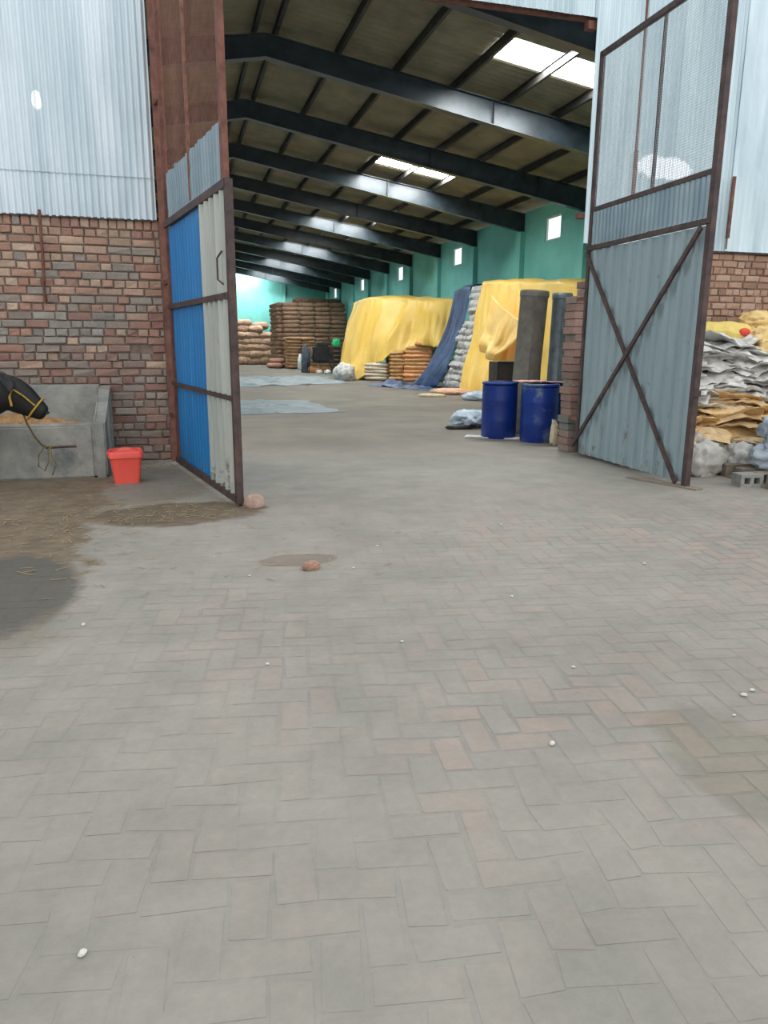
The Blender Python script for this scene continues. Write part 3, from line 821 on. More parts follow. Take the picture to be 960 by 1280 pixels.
# blue tarpaulin: leaning curtain that trails over the floor
zb = lambda t: .02
drape('blue_tarpaulin', [(8.62, 24.1, 0), (8.25, 24.6, 0), (8.05, 25.2, 0), (8.9, 25.9, 0)],
      [(9.22, 22.95, 3.36), (9.28, 23.9, 3.36), (9.4, 24.9, 3.34), (9.8, 25.4, 3.3)],
      [(10.1, 23.5, 3.40), (10.1, 24.3, 3.38), (10.1, 24.9, 3.36), (10.2, 25.2, 3.3)], zb, M['bluetarp'],
      'navy blue tarpaulin hanging between the two yellow piles', 'tarpaulin', 90, 34, .26, 2.6, 4, pw=2.0)
def flat_sheet(name, outline, m, label, cat, amp=.03, z=.004, n=60, seed=0, frq=2.5):
    # irregular flat cloth: bilinear patch of four corners with ragged edges and wrinkles
    bm = BM(); A, B, C_, D = [Vector((p[0], p[1], 0)) for p in outline]
    def fn(i, j):
        u_, v_ = i/n, j/(n//2)
        e = .06*(A-C_).length
        uu = u_ + .06*nz(v_*7, seed, 1)*(1 if u_ > .5 else -1); vv = v_ + .10*nz(u_*9, seed, 3)
        p = A.lerp(B, uu).lerp(D.lerp(C_, uu), vv)
        w = max(0, nz(p.x*frq, p.y*frq*.7, seed))**1.0 * amp*2 + max(0, nz(p.x*frq*3, p.y*frq*1.5, seed+2))*amp
        edge = min(u_, 1-u_, v_, 1-v_)*8
        return (p.x, p.y, z + w*(.35+.65*min(1, edge)))
    grid(bm, n, n//2, fn)
    o = obj(name, bm, m, smooth=True); o.modifiers.new('s', 'SOLIDIFY').thickness = -.003
    return tag(o, label, cat)
flat_sheet('blue_tarpaulin', [(6.6, 26.2), (8.3, 21.9), (8.9, 24.2), (8.0, 28.4)], M['bluetarp'], 'crumpled blue tarpaulin lying on the floor before the orange sacks', 'tarpaulin', .13, seed=3, frq=1.6)
flat_sheet('floor_sheet', [(.6, 15.9), (3.55, 16.0), (3.3, 19.6), (.9, 20.2)], M['floortarp'], 'grey-blue plastic sheet lying on the floor, nearer of two', 'plastic sheet', .018, seed=5)
flat_sheet('floor_sheet', [(1.2, 25.5), (6.3, 27.5), (6.5, 33.5), (1.6, 33.8)], M['floortarp'], 'grey-blue plastic sheet lying on the floor, farther of two', 'plastic sheet', .07, seed=8, frq=1.2)

# crumpled bundle shape
def crumple(name, m, sx, sy, sz, seed, loc, label, cat, rz=0, group=None, fold=.3, n=22, flat=.5, kf=3.):
    bm = BM(); bmesh.ops.create_icosphere(bm, subdivisions=4, radius=1)
    for v in bm.verts:
        p = v.co.normalized(); q = p*kf*.5
        w = noise.noise(q*1.1+Vector((seed, 0, 0)))*.5
        d = 1 + w*fold*.8 - abs(noise.noise(Vector((q.x*2.4, q.y*2.4, q.z*3.2+seed*1.7))))*fold*1.1 - abs(noise.noise(Vector((q.x*5.5, q.y*4.5, q.z*8+seed))))*fold*.5
        x, y, z = p*d
        z = max(z, -flat)
        x = math.copysign(abs(x)**.85, x); y = math.copysign(abs(y)**.85, y)
        v.co = (x*sx/2, y*sy/2, (z+flat)*sz/(1+flat))
    o = obj(name, bm, m, smooth=True); o.location = loc; o.rotation_euler = (0, 0, rz)
    return tag(o, label, cat, group)

# things on the floor inside
crumple('grey_bundle', M['greyw'], 1.0, .9, .75, 31, (6.62, 29.9, 0), 'crumpled grey plastic bundle at the left foot of the farther yellow cover', 'bundle', .3, fold=.5)
crumple('orange_scrap', mottled('salmon_sack', (206, 156, 128), (222, 178, 150), 5, .8), 1.5, .75, .2, 33, (8.05, 21.3, 0), 'salmon coloured empty sack lying before the grey sack column', 'sack', -.9)
crumple('pale_sack', M['bluew'], 1.1, .8, .26, 34, (8.0, 18.9, 0), 'bluish white sack lying on the floor left of the drums', 'sack', -.6)
crumple('pale_sack', M['cream'], .9, .35, .1, 38, (7.1, 20.4, 0), 'thin cream sack lying flat on the floor by the pale heaps', 'sack', -.2)
crumple('crumpled_bag', M['bluew'], .95, .8, .34, 35, (5.25, 12.75, 0), 'crumpled blue-grey bag on the floor just left of the drums', 'bag', .4, fold=.55)
crumple('dark_scrap', M['black'], .7, .3, .1, 36, (4.95, 12.5, 0), 'dark scrap of plastic tucked under the crumpled blue-grey bag', 'scrap', .1)
bm = BM(); box(bm, -.45, -.12, 0, .45, .12, .018, .004); o = obj('board', bm, M['greyw']); o.location = (4.95, 11.15, .002); o.rotation_euler = (0, 0, -.55)
tag(o, 'pale thin board lying on the floor at the foot of the left drum', 'board')

# ------------------------------------------------------------------ drums
def drum(loc, label, mat):
    t = thing('blue_drum', label, 'drum', loc, R.random()*6, 'blue drums beside the brick pier')
    r0 = .285; bm = BM()
    pf = [(0.001, .01), (r0-.03, .01), (r0-.01, .0), (r0, .03), (r0, .27), (r0+.004, .29), (r0, .31), (r0+.001, .60), (r0+.005, .62), (r0+.001, .64), (r0, .84), (r0-.03, .875), (r0-.03, .90), (r0-.05, .90), (r0-.05, .875), (.001, .875)]
    lathe(bm, pf, 40); obj('drum_body', bm, mat, t, smooth=True).modifiers.new('e', 'EDGE_SPLIT').split_angle = .7
    bm = BM(); lathe(bm, [(r0-.028, .86), (r0+.008, .865), (r0+.01, .90), (r0-.03, .905), (r0-.035, .86)], 40); obj('rim_ring', bm, mat, t, smooth=True)
    for s in (1, -1):
        bm = BM(); lathe(bm, [(.001, .895), (.03, .895), (.032, .875)], 14, s*.16, 0); obj('bung', bm, M['black'], t)
    return t
drum((5.08, 11.22, 0), 'plain dark blue plastic drum, leftmost of the three by the pier', M['drum'])
dm = mottled('blue_plastic_stained', (8, 40, 114), (15, 54, 142), 2.5, .42, bs=.1, c3=(118, 138, 140), lo=.3, hi=.7, c3lo=.5)
drum((5.49, 10.62, 0), 'blue plastic drum with pale stains down its front, middle of three', dm)
drum((6.03, 11.0, 0), 'blue plastic drum mostly hidden behind the brick pier, topped with a board', M['drum'])
bm = BM()
grid(bm, 14, 5, lambda i, j: (-.38+.76*i/14, -.2+.4*j/5, .012*nz(i*.5, j*.5)+.01*math.sin(i*.3)))
o = obj('board', bm, M['pink']); o.location = (5.6, 10.86, .925); o.rotation_euler = (0, 0, -.1); o.modifiers.new('s', 'SOLIDIFY').thickness = .012
tag(o, 'faded pink board lying across the tops of the drums', 'board')
crumple('yellow_rag', M['cream'], .13, .16, .42, 40, (5.50, 10.12, 0), 'dirty cream rag stuffed between the middle drum and the brick pier', 'rag', fold=.5)

# metal cylinders behind the drums
def cyl(loc, h, r0, m, label, lean):
    t = thing('metal_cylinder', label, 'cylinder', loc, 0, 'sheet metal cylinders behind the drums'); t.rotation_euler = lean
    bm = BM(); lathe(bm, [(r0, 0), (r0, .06), (r0-.006, .07), (r0-.006, h-.09), (r0, h-.08), (r0, h), (r0-.008, h), (r0-.012, .0)], 36)
    obj('shell', bm, m, t, smooth=True).modifiers.new('e', 'EDGE_SPLIT').split_angle = .6
    bm = BM(); bar(bm, (-r0*.3, -r0*.96, .08), (-r0*.3, -r0*.96, h-.09), .02, .012); obj('seam', bm, m, t)
    bm = BM(); lathe(bm, [(r0+.002, h-.1), (r0+.008, h-.095), (r0+.008, h-.02), (r0+.002, h-.015)], 36); obj('band', bm, m, t)
cyl((5.72, 11.72, 0), 2.37, .235, M['darkmetal'], 'tall dark grey sheet metal cylinder standing behind the middle drum', (0, .06, 0))
cyl((6.32, 11.7, 0), 2.34, .165, M['bluemetal'], 'narrower blue-grey metal cylinder between the dark cylinder and the pier', (0, .02, 0))
t = thing('brown_cabinet', 'low dark brown framed box standing behind the left drum', 'box', (5.86, 12.2, 0))
bm = BM(); box(bm, -.42, 0, 0, .42, .35, 1.2, .01); obj('body', bm, M['brownbox'], t)
bm = BM()
for a, b in (((-.42, -.012, 1.18), (.42, -.012, 1.18)), ((-.405, -.012, .02), (-.405, -.012, 1.18)), ((.405, -.012, .02), (.405, -.012, 1.18)), ((-.42, -.012, .02), (.42, -.012, .02))): bar(bm, a, b, .025, .035)
obj('front_frame', bm, M['black'], t)

# ------------------------------------------------------------------ machine corner (far)
t = thing('low_bench', 'low dark bench with thin legs beside the small brown stack', 'bench', (7.05, 37.6, 0))
bm = BM(); box(bm, -.62, -.35, .5, .62, .35, .56, .01); obj('bench_top', bm, M['black'], t)
for x in (-.58, .58):
    for y in (-.3, .3):
        bm = BM(); bar(bm, (x, y, 0), (x, y, .5), .04); obj('leg', bm, M['frame_dark'], t)
t = thing('machine', 'black machine with a side wheel standing on the low bench', 'machine', (7.12, 37.6, .56)); t.scale = (1.2, 1, 1.35)
bm = BM(); box(bm, -.33, -.25, 0, .36, .25, .55, .04); obj('housing', bm, M['black'], t)
bm = BM(); box(bm, -.2, -.2, .55, .3, .2, .72, .05); box(bm, .02, -.26, .6, .16, -.2, .72); obj('head', bm, M['purlin'], t)
bm = BM(); lathe(bm, [(.001, -.03), (.18, -.03), (.2, 0), (.18, .03), (.001, .03)], 20)
for v in bm.verts: v.co = Vector((v.co.z-.4, v.co.x-.05, v.co.y+.3))
obj('wheel', bm, M['darkmetal'], t, smooth=False)
bm = BM(); bar(bm, (.42, 0, .1), (.42, 0, 1.2), .03); bar(bm, (.36, 0, .3), (.43, 0, .3), .03); obj('pole', bm, M['rust'], t)
crumple('dark_bundle', mottled('slate_cloth', (52, 62, 72), (80, 92, 104), 4, .7), .5, .5, 1.45, 44, (6.42, 38.0, 0), 'slate dark covered bundle standing between the small stack and the machine', 'bundle', fold=.3)
crumple('green_bag', M['green'], .44, .36, .42, 45, (7.88, 37.4, 1.32), 'bright green bag on a crate beside the farther yellow cover', 'bag', fold=.25)
t = thing('crate', 'tall dark crate carrying the bright green bag', 'crate', (7.88, 37.4, 0)); t.scale = (1.2, 1.2, 1.07)
bm = BM()
for k in range(6): box(bm, -.17, -.17, .05+.2*k, .17, .17, .2+.2*k)
obj('slats', bm, M['black'], t)
for x in (-.16, .16):
    for y in (-.16, .16):
        bm = BM(); bar(bm, (x, y, 0), (x, y, 1.22), .04); obj('post', bm, M['frame_dark'], t)
pr = [sack_mesh('orange_sack', M['orange'], .6, .4, .34, 51, 7)]
stack(pr, [(6.78, 37.55, 0, 0), (7.35, 37.6, 0, 0)], 'orange sack lying under the low bench', 'sack', 'orange sacks under the bench')
crumple('white_bag', M['white'], .34, .25, .2, 46, (6.9, 36.9, 0), 'small white bag on the floor in front of the bench, left one', 'bag', fold=.5)
crumple('white_bag', M['white'], .4, .25, .2, 47, (7.3, 36.8, 0), 'small white bag on the floor in front of the bench, right one', 'bag', fold=.5)
crumple('white_bag', M['white'], .38, .3, .85, 48, (6.9, 42.6, 0), 'upright white bag leaning at the front of the small brown stack', 'bag', fold=.5)

# ------------------------------------------------------------------ left corner: trough, bucket, buffalo
tr = thing('feeding_trough', 'grey cement feeding trough built against the left brick wall', 'trough', (0, 0, 0))
bm = BM(); x0, x1, y0, y1 = -4.2, -.79, 8.80, 9.93
def prism(bm, pts, xa, xb):
    a = [bm.verts.new((xa, y, z)) for y, z in pts]; b = [bm.verts.new((xb, y, z)) for y, z in pts]
    bm.faces.new(a); bm.faces.new(b[::-1])
    for k in range(len(pts)): bm.faces.new((a[k], b[k], b[(k+1) % len(pts)], a[(k+1) % len(pts)]))
# cross-section: front wall, bowl, back wall plastered high
prism(bm, [(y0-.03, 0), (y0, .58), (y0+.10, .61), (y0+.2, .56), (y0+.36, .36), (y0+.7, .34), (y1-.22, .5), (y1-.12, .97), (y1, .98), (y1, 0)], x0, x1-.13)
prism(bm, [(y0-.03, 0), (y0, .6), (y0+.2, .63), (y1-.16, .92), (y1, .96), (y1, 0)], x1-.13, x1)
bmesh.ops.bevel(bm, geom=[e for e in bm.edges if e.calc_length() > .3], offset=.018, segments=2, affect='EDGES')
obj('basin', bm, M['cement'], tr)
bm = BM(); tube(bm, [(-1.38, 8.83, .36), (-1.38, 8.62, .37), (-1.20, 8.60, .38), (-1.08, 8.61, .38)], .013, 8); obj('tether_peg', bm, M['frame_dark'], tr)
bm = BM()
grid(bm, 40, 12, lambda i, j: (-3.9+2.9*i/40, y0+.14+.62*j/12, .38 + .30*math.sin(PI*j/12)**.7*(max(0, 1-abs((-3.9+2.9*i/40)+1.75)/1.1)**.6 + .05) + .03*nz(i*.9, j*.9)))
o = obj('fodder', bm, M['fodder'], smooth=True); tag(o, 'heap of chopped straw fodder in the cement trough', 'fodder', kind='stuff')

# bucket
t = thing('bucket', 'bright red plastic bucket standing beside the cement trough', 'bucket', (-.57, 8.42, 0), .12)
def rrect(hx, hy, rc, z, n=5):
    pts = []
    for cx, cy, a0 in ((hx-rc, hy-rc, 0), (-hx+rc, hy-rc, PI/2), (-hx+rc, -hy+rc, PI), (hx-rc, -hy+rc, 1.5*PI)):
        for k in range(n+1): a_ = a0 + PI/2*k/n; pts.append((cx+rc*math.cos(a_), cy+rc*math.sin(a_), z))
    return pts
def loft(bm, rings):
    V = [[bm.verts.new(p) for p in r_] for r_ in rings]; n = len(V[0])
    for a, b in zip(V, V[1:]):
        for k in range(n): bm.faces.new((a[k], a[(k+1) % n], b[(k+1) % n], b[k]))
    return V
bm = BM()
V = loft(bm, [rrect(.125, .11, .035, .004), rrect(.13, .115, .04, 0), rrect(.132, .117, .04, .02), rrect(.165, .145, .045, .30), rrect(.150+.013, .143, .045, .30), rrect(.127, .112, .04, .02)])
bm.faces.new(V[0][::-1]); bm.faces.new(V[-1])
obj('tub', bm, M['bucket'], t, smooth=True).modifiers.new('e', 'EDGE_SPLIT').split_angle = .8
bm = BM(); loft(bm, [rrect(.165, .145, .045, .275), rrect(.178, .158, .05, .28), rrect(.178, .158, .05, .335), rrect(.172, .152, .05, .35), rrect(.165, .145, .045, .34), rrect(.163, .143, .045, .29), rrect(.165, .145, .045, .275)])
obj('rim', bm, M['bucket'], t, smooth=True).modifiers.new('e', 'EDGE_SPLIT').split_angle = .8
bm = BM(); tube(bm, [(-.19, 0, .31), (-.14, .12, .345), (0, .175, .352), (.14, .12, .345), (.19, 0, .31)], .006, 6); obj('handle', bm, M['bucket'], t)

# buffalo, standing along the trough, muzzle to the right
def skin(name, verts, edges, m, parent, sub=2, root=0):
    me = bpy.data.meshes.new(name); me.from_pydata([v[0] for v in verts], edges, []); me.update()
    o = bpy.data.objects.new(name, me); C.objects.link(o)
    o.modifiers.new('skin', 'SKIN').use_smooth_shade = True
    sv = me.skin_vertices[0].data if me.skin_vertices else None
    if sv is None:
        bpy.context.view_layer.objects.active = o
    for k, v in enumerate(verts):
        rr = v[1] if isinstance(v[1], tuple) else (v[1], v[1])
        me.skin_vertices[0].data[k].radius = rr; me.skin_vertices[0].data[k].use_root = (k == root)
    md = o.modifiers.new('sub', 'SUBSURF'); md.levels = md.render_levels = sub
    me.materials.append(m)
    if parent: o.parent = parent
    dg = bpy.context.evaluated_depsgraph_get(); ev = o.evaluated_get(dg)
    me2 = bpy.data.meshes.new_from_object(ev); o.modifiers.clear(); o.data = me2
    for p in me2.polygons: p.use_smooth = True
    if not me2.materials: me2.materials.append(m)
    return o
cow = thing('buffalo', 'black buffalo in a yellow halter standing at the trough', 'buffalo', (-2.05, 8.28, 0))
V = [((-1.55, 0, .98), (.26, .27)),   # 0 pelvis
     ((-1.05, 0, .93), (.30, .32)), ((-.55, 0, .92), (.29, .33)), ((-.12, 0, .95), (.23, .28)),  # 1-3 barrel, shoulder
     ((.12, 0, .96), (.17, .25)), ((.28, 0, .96), (.14, .23)), ((.42, 0, 1.0), (.125, .20)),  # 4-6 neck to poll
     ((.52, 0, .93), (.115, .185)), ((.61, 0, .86), (.09, .14)), ((.70, 0, .79), (.078, .10)), ((.755, 0, .755), (.07, .078)),  # 7-10 head
     ((-.15, .15, .68), .10), ((-.14, .16, .42), .062), ((-.15, .16, .36), .06), ((-.15, .16, .12), .042), ((-.13, .16, .03), .058),  # 11-15 front R
     ((-.22, -.15, .68), .10), ((-.26, -.16, .42), .062), ((-.27, -.16, .36), .06), ((-.27, -.16, .12), .042), ((-.25, -.16, .03), .058), # 16-20
     ((-1.50, .17, .70), .14), ((-1.42, .17, .52), .09), ((-1.62, .17, .36), .055), ((-1.58, .17, .12), .042), ((-1.55, .17, .03), .058), # 21-25
     ((-1.58, -.17, .70), .14), ((-1.52, -.17, .52), .09), ((-1.72, -.17, .36), .055), ((-1.68, -.17, .12), .042), ((-1.65, -.17, .03), .058), # 26-30
     ((-1.80, 0, 1.08), .07)]
E_ = [(0,1),(1,2),(2,3),(3,4),(4,5),(5,6),(6,7),(7,8),(8,9),(9,10),(3,11),(11,12),(12,13),(13,14),(14,15),(3,16),(16,17),(17,18),(18,19),(19,20),
      (0,21),(21,22),(22,23),(23,24),(24,25),(0,26),(26,27),(27,28),(28,29),(29,30),(0,31)]
skin('body', V, E_, M['hide'], cow)
for s in (1, -1):
    bm = BM()   # drooping ear: leaf shape
    def fn(i, j):
        u_ = i/8; w_ = (j/4-.5); wd = .09*math.sin(PI*(.12+.86*u_))
        return (.42 + .05*u_ + w_*wd*1.7, s*(.10+.13*u_), 1.15 + .03*u_ - .16*u_*u_ - .02*math.cos(w_*PI) - w_*wd*.9)
    grid(bm, 8, 4, fn); e = obj('ear', bm, M['hide'], cow, smooth=True); e.modifiers.new('s', 'SOLIDIFY').thickness = .012
    bm = BM(); tube(bm, [(.38, s*.05, 1.15), (.30, s*.10, 1.20), (.20, s*.13, 1.21), (.12, s*.12, 1.20), (.07, s*.09, 1.19)], [.030, .026, .02, .013, .005], 8); obj('horn', bm, M['horn'], cow, smooth=True)
    bm = BM(); bmesh.ops.create_uvsphere(bm, u_segments=12, v_segments=8, radius=.02)
    for v in bm.verts: v.co += Vector((.56, s*.108, .97))
    obj('eye', bm, M['black'], cow, smooth=True)
    bm = BM(); bmesh.ops.create_uvsphere(bm, u_segments=8, v_segments=6, radius=.014)
    for v in bm.verts: v.co += Vector((.762, s*.04, .775))
    obj('nostril', bm, M['black'], cow, smooth=True)
bm = BM()
def ringpts(c, ax, ry, rz_, n=16):
    c = Vector(c); ax = Vector(ax).normalized(); up = Vector((0, 1, 0)).cross(ax).normalized()
    return [c + Vector((0, 1, 0))*ry*math.cos(2*PI*k/n) + up*rz_*math.sin(2*PI*k/n) for k in range(n+1)]
tube(bm, ringpts((.655, 0, .82), (.75, 0, -.6), .098, .135), .010, 6, False)
for s in (1, -1):
    tube(bm, [(.665, s*.095, .86), (.57, s*.118, .96), (.48, s*.135, 1.03), (.42, s*.13, 1.10)], .009, 6)
    tube(bm, [(.48, s*.135, 1.035), (.45, s*.142, .95), (.46, s*.135, .86)], .012, 6)
obj('halter', bm, M['rope'], cow)
bm = BM(); tube(bm, [(-1.82, 0, 1.1), (-1.9, 0, 1.0), (-1.92, 0, .75), (-1.9, 0, .5), (-1.9, 0, .35)], [.035, .028, .02, .018, .035], 8); obj('tail', bm, M['hide'], cow, smooth=True)
for (x, y) in ((-.11, .16), (-.23, -.16), (-1.53, .17), (-1.63, -.17)):
    bm = BM(); lathe(bm, [(.001, 0), (.062, 0), (.058, .04), (.046, .08), (.001, .08)], 14, x, y); obj('hoof', bm, M['horn'], cow, smooth=True)
# tether rope from the halter to the peg
bm = BM(); tube(bm, [(-1.53, 8.30, .80), (-1.50, 8.34, .66), (-1.46, 8.44, .52), (-1.42, 8.57, .41), (-1.36, 8.61, .38), (-1.30, 8.6, .385)], .011, 6)
tube(bm, [(-1.40, 8.6, .385), (-1.46, 8.58, .30), (-1.47, 8.57, .18), (-1.41, 8.57, .13), (-1.37, 8.58, .22), (-1.36, 8.6, .37)], .008, 6)
tube(bm, [(-1.34, 8.59, .38), (-1.33, 8.57, .28), (-1.29, 8.57, .2), (-1.34, 8.56, .08)], .008, 6)
tag(obj('tether_rope', bm, M['ropeg'], smooth=True), 'dull rope tying the buffalo to the iron peg of the trough', 'rope')

# stone at the foot of the left gate
crumple('stone', M['stone'], .2, .17, .13, 61, (.645, 6.80, 0), 'rounded pinkish stone stopping the foot of the blue gate', 'stone', fold=.12, kf=2)
# scraps on the ground
def chip(loc, s, m, label, seed, cat='fragment', name='brick_fragment', group=None):
    return crumple(name, m, s, s*.7, s*.45, seed, loc, label, cat, R.random()*3, group, fold=.35, kf=2)
chip((.82, 4.76, 0), .14, M['brickchip'], 'flat brown brick fragment on the paving below the blue gate', 62)
chip((2.02, 1.62, 0), .05, M['black'], 'small dark stone on the paving near the lower right', 63, 'stone', 'stone')
W = mottled('pale_pebble', (200, 198, 190), (222, 220, 214), 9, .9)
PB = [(2.33, 2.45), (2.40, 2.48), (2.16, 2.31), (2.38, 2.2), (1.32, 2.3), (1.05, 3.4), (.35, 3.3), (-.55, 4.05), (-.3, 1.7), (1.4, 5.2), (2.6, 5.6), (3.6, 5.2), (1.9, 3.9), (.2, 5.2), (1.1, 4.7), (.4, 4.7), (3.1, 4.3), (1.75, 2.9)]
pb = None
for k, (x, y) in enumerate(PB):
    if pb is None: pb = chip((x, y, .003), .03, W, 'tiny pale pebble lying loose on the brick paving', 64, 'pebble', 'pebble', 'pale pebbles on the paving')
    else: clone(pb, (x, y, .003), (0, 0, R.random()*6), (R.uniform(.5, 1),)*3)
bm = BM()
for k in range(520):
    q = R.random()
    if q < .45: x, y = R.gauss(-1.0, .45), R.gauss(6.6, 1.0)
    elif q < .7: x, y = R.gauss(0, .4), R.gauss(6.75, .25)
    elif q < .9: x, y = R.uniform(-.8, -.1), R.gauss(9.45, .15)
    else: x, y = R.gauss(.3, .8), R.gauss(5.3, .7)
    if y > 9.75 or (x < -.7 and y > 8.6): continue
    a = R.random()*PI; l = R.uniform(.015, .05); z = .006+R.random()*.008
    bar(bm, (x-l*math.cos(a), y-l*math.sin(a), z), (x+l*math.cos(a), y+l*math.sin(a), z+R.uniform(-.003, .006)), .004, .002)
tag(obj('straw_litter', bm, M['straw']), 'scattered straw bits on the dirty ground before the trough', 'straw', kind='stuff')

# ------------------------------------------------------------------ heap of empty sacks at the right
def flatsack(name, m, sx, sy, th, seed, loc, rot, label, cat, group=None, wr=.05):
    bm = BM(); n = 22
    def top(i, j, s):
        u_, v_ = i/n*2-1, j/n*2-1
        e = (1-abs(u_)**6)*(1-abs(v_)**6)
        x = u_*sx/2*(1+.08*nz(v_*3, seed)); y = v_*sy/2*(1+.10*nz(u_*3, seed+3))
        w = nz(x*2.4, y*3.2, seed)*wr*1.6 + abs(nz(x*6, y*9, seed+1))*wr
        return (x, y, w + s*th/2*max(.04, e))
    A = grid(bm, n, n, lambda i, j: top(i, j, 1)); B = grid(bm, n, n, lambda i, j: top(i, j, -1))
    for k in range(n):
        for a, b in (((k, 0), (k+1, 0)), ((k+1, n), (k, n)), ((0, k+1), (0, k)), ((n, k), (n, k+1))):
            bm.faces.new((A[a[0]][a[1]], B[a[0]][a[1]], B[b[0]][b[1]], A[b[0]][b[1]]))
    o = obj(name, bm, m, smooth=True); o.location = loc; o.rotation_euler = rot
    return tag(o, label, cat, group)
# heap profile: height as a function of y (rises to the wall)
def hz(y): return max(0, min(1.62, (y-7.25)*1.0))
k = 0
protoG = [flatsack('empty_sack', M['greyw'], 1.05, .75, .05, 70+s, (0, 0, 0), (0, 0, 0), 'grey-white empty sack folded into the heap beside the right gate', 'sack', 'grey-white empty sacks of the heap', .06) for s in range(4)]
protoO = [flatsack('empty_sack', M['ochre'], 1.0, .7, .05, 80+s, (0, 0, 0), (0, 0, 0), 'ochre empty sack crushed low in the heap beside the right gate', 'sack', 'ochre empty sacks of the heap', .07) for s in range(3)]
used = set()
def put(p, loc, rot):
    if p.name in used: clone(p, loc, rot)
    else: used.add(p.name); p.location = loc; p.rotation_euler = rot
# ochre layers low at the front
for lv in range(9):
    for q in range(3):
        put(protoO[(lv+q) % 3], (6.05+.62*q+g(.06), 7.75+.05*lv+g(.05), .38+.035*lv+g(.01)), (g(.12)+.05, g(.1)-.05, g(.5)))
for lv in range(5):
    put(protoO[lv % 3], (6.85+g(.05), 8.3+g(.05), .72+.05*lv), (.15+g(.12), g(.12), g(.4)))
# grey-white layers, leaning back
for lv in range(20):
    for q in range(3):
        z = .74+.042*lv
        put(protoG[(lv+q) % 4], (6.15+.62*q+g(.08), 8.25+.028*lv+g(.05)+.05*q, z+g(.015)), (g(.13)+.12, g(.12), g(.45)))
# filler sacks against the wall carrying the heap
fl_ = [sack_mesh('full_sack', M['greyw'], 1.0, .62, .34, 90+s, 8, amp=.05) for s in range(2)]
cells = [(6.35+.95*i+g(.03), 9.55-.6*j, .31*k, g(.06)) for k in range(5) for i in range(4) for j in range(2) if not (j and k > 3)]
cells += [(6.3+.9*i, 8.35, .31*k, g(.1)) for k in range(2) for i in range(3)]
stack(fl_, cells, 'full grey-white sack at the back of the heap beside the right gate', 'sack', 'full sacks at the back of the heap')
# yellow sack with a red mark, apricot sacks on top
ys_ = thing('yellow_sack', 'yellow sack with a red mark lying on top of the sack heap', 'sack', (7.45, 9.15, 1.52), .1)
o = sack_mesh('sack_body', M['yellow_sack'], .95, .5, .30, 95, 9); o.parent = ys_
bm = BM(); bmesh.ops.create_uvsphere(bm, u_segments=12, v_segments=8, radius=1)
for v in bm.verts: v.co = Vector((v.co.x*.10+.27, v.co.y*.05-.225, v.co.z*.055+.17))
obj('red_mark', bm, M['red'], ys_, smooth=True)
for q, (x, y, z, s) in enumerate(((8.15, 9.0, 1.42, 1.0), (8.35, 9.45, 1.72, .8), (8.9, 8.95, 1.5, 1.0), (7.98, 8.6, 1.25, .9), (8.6, 8.4, 1.22, 1.))):
    crumple('apricot_sack', M['apricot'], .9*s, .7*s, .38*s, 100+q, (x, y, z), ['apricot crumpled sack right beside the yellow sack on the heap', 'topmost apricot crumpled sack against the right brick wall',
            'apricot crumpled sack at the right frame edge of the heap', 'apricot crumpled sack slipping over the grey-white layers', 'apricot crumpled sack low on the right slope of the heap'][q], 'sack', q*.7, fold=.4)
for q, (x, y, z, a, b, c) in enumerate(((8.0, 8.0, .0, 1.3, 1.1, 1.2), (8.1, 7.55, .6, 1.0, .8, .6), (7.65, 7.35, .2, .9, .8, .75), (8.9, 8.2, 0, 1.3, 1.2, 1.35))):
    crumple('grey_sack', M['greyw'], a, b, c, 110+q, (x, y, z), ['large rumpled grey sack in the middle of the heap', 'rumpled grey-white sack above the pallet bundle', 'rumpled grey sack behind the pallet bundle', 'large rumpled grey sack beyond the frame edge'][q], 'sack', q, fold=.4)
crumple('cream_sack', mottled('off_white_poly', (176, 172, 164), (208, 204, 196), 4, .7, bs=.6), .75, .6, .5, 120, (6.0, 7.45, 0), 'off-white slumped sack on the ground beside the foot of the right gate', 'sack', .3, fold=.35)
crumple('cream_sack', M['greyw'], .6, .5, .42, 121, (6.55, 7.4, 0), 'pale slumped sack on the ground between the gate foot and the pallet', 'sack', .9, fold=.35)
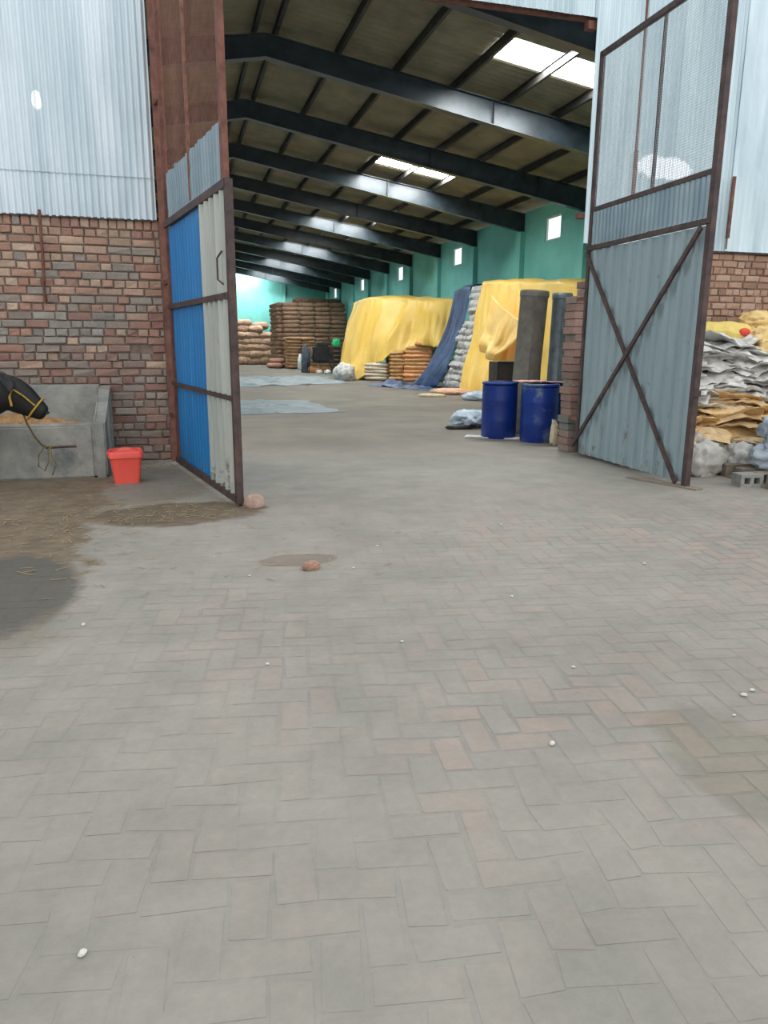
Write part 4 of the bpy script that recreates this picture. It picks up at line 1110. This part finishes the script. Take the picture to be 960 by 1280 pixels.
# bundle on the pallet
for q, (x, y, z, a, b, c) in enumerate(((6.75, 6.75, .15, 1.15, .85, .42), (6.85, 6.85, .45, 1.0, .8, .34), (7.0, 6.9, .68, .8, .7, .26))):
    crumple('white_sack_bundle', M['bluew'], a, b, c, 130+q, (x, y, z), ['bluish white sack bundle on the pallet, lowest of three', 'bluish white sack bundle on the pallet, middle of three', 'bluish white sack bundle on the pallet, topmost of three'][q], 'bundle', .2*q, fold=.42, kf=4)
bm = BM(); tube(bm, [(6.98, 6.52, .86), (7.08, 6.5, .88)], .03, 8); tag(obj('green_scrap', bm, M['green']), 'small green scrap tucked on the bluish white bundle', 'scrap')
pl = thing('pallet', 'weathered wooden pallet under the bluish white sack bundles', 'pallet', (6.75, 6.72, 0), -.12)
for y in (-.42, -.14, .14, .42):
    bm = BM(); box(bm, -.65, y-.06, .12, .65, y+.06, .145, .004); obj('deck_board', bm, M['wood'], pl)
for x in (-.6, 0, .6):
    for y in (-.42, 0, .42):
        bm = BM(); box(bm, x-.05, y-.06, .022, x+.05, y+.06, .12, .004); obj('block', bm, M['wood'], pl)
    bm = BM(); box(bm, x-.05, -.48, 0, x+.05, .48, .022, .003); obj('runner', bm, M['wood'], pl)
t = thing('cement_block', 'hollow cement block lying at the left end of the pallet', 'block', (5.98, 6.62, 0), -.15)
bm = BM(); box(bm, -.13, -.09, 0, .13, .09, .035); box(bm, -.13, -.09, .105, .13, .09, .14); box(bm, -.13, -.09, .03, -.09, .09, .11); box(bm, -.02, -.09, .03, .02, .09, .11); box(bm, .09, -.09, .03, .13, .09, .11)
obj('shell', bm, M['cement'], t)
bm = BM(); box(bm, -.45, -.06, 0, .45, .06, .02, .004); o = obj('plank', bm, M['wood']); o.location = (5.15, 6.95, .0); o.rotation_euler = (0, 0, 1.9)
tag(o, 'thin pale plank on the ground under the bottom edge of the right gate', 'plank')

# ------------------------------------------------------------------ light
w = bpy.data.worlds.new('world'); sc.world = w; w.use_nodes = True
bg = w.node_tree.nodes['Background']; bg.inputs[0].default_value = (.93, .975, 1., 1); bg.inputs[1].default_value = 1.3
sd = bpy.data.lights.new('sun', 'SUN'); sd.energy = .5; sd.angle = math.radians(50); sd.color = (1, .98, .95)
so = bpy.data.objects.new('sun', sd); C.objects.link(so); so.rotation_euler = (math.radians(42), 0, math.radians(25))
vs = sc.view_settings; vs.view_transform = 'Standard'; vs.look = 'None'; vs.exposure = 0; vs.gamma = 1; vs.use_curve_mapping = False
cy = sc.cycles; cy.max_bounces = 6; cy.diffuse_bounces = 4; cy.sample_clamp_indirect = 4; cy.use_denoising = True
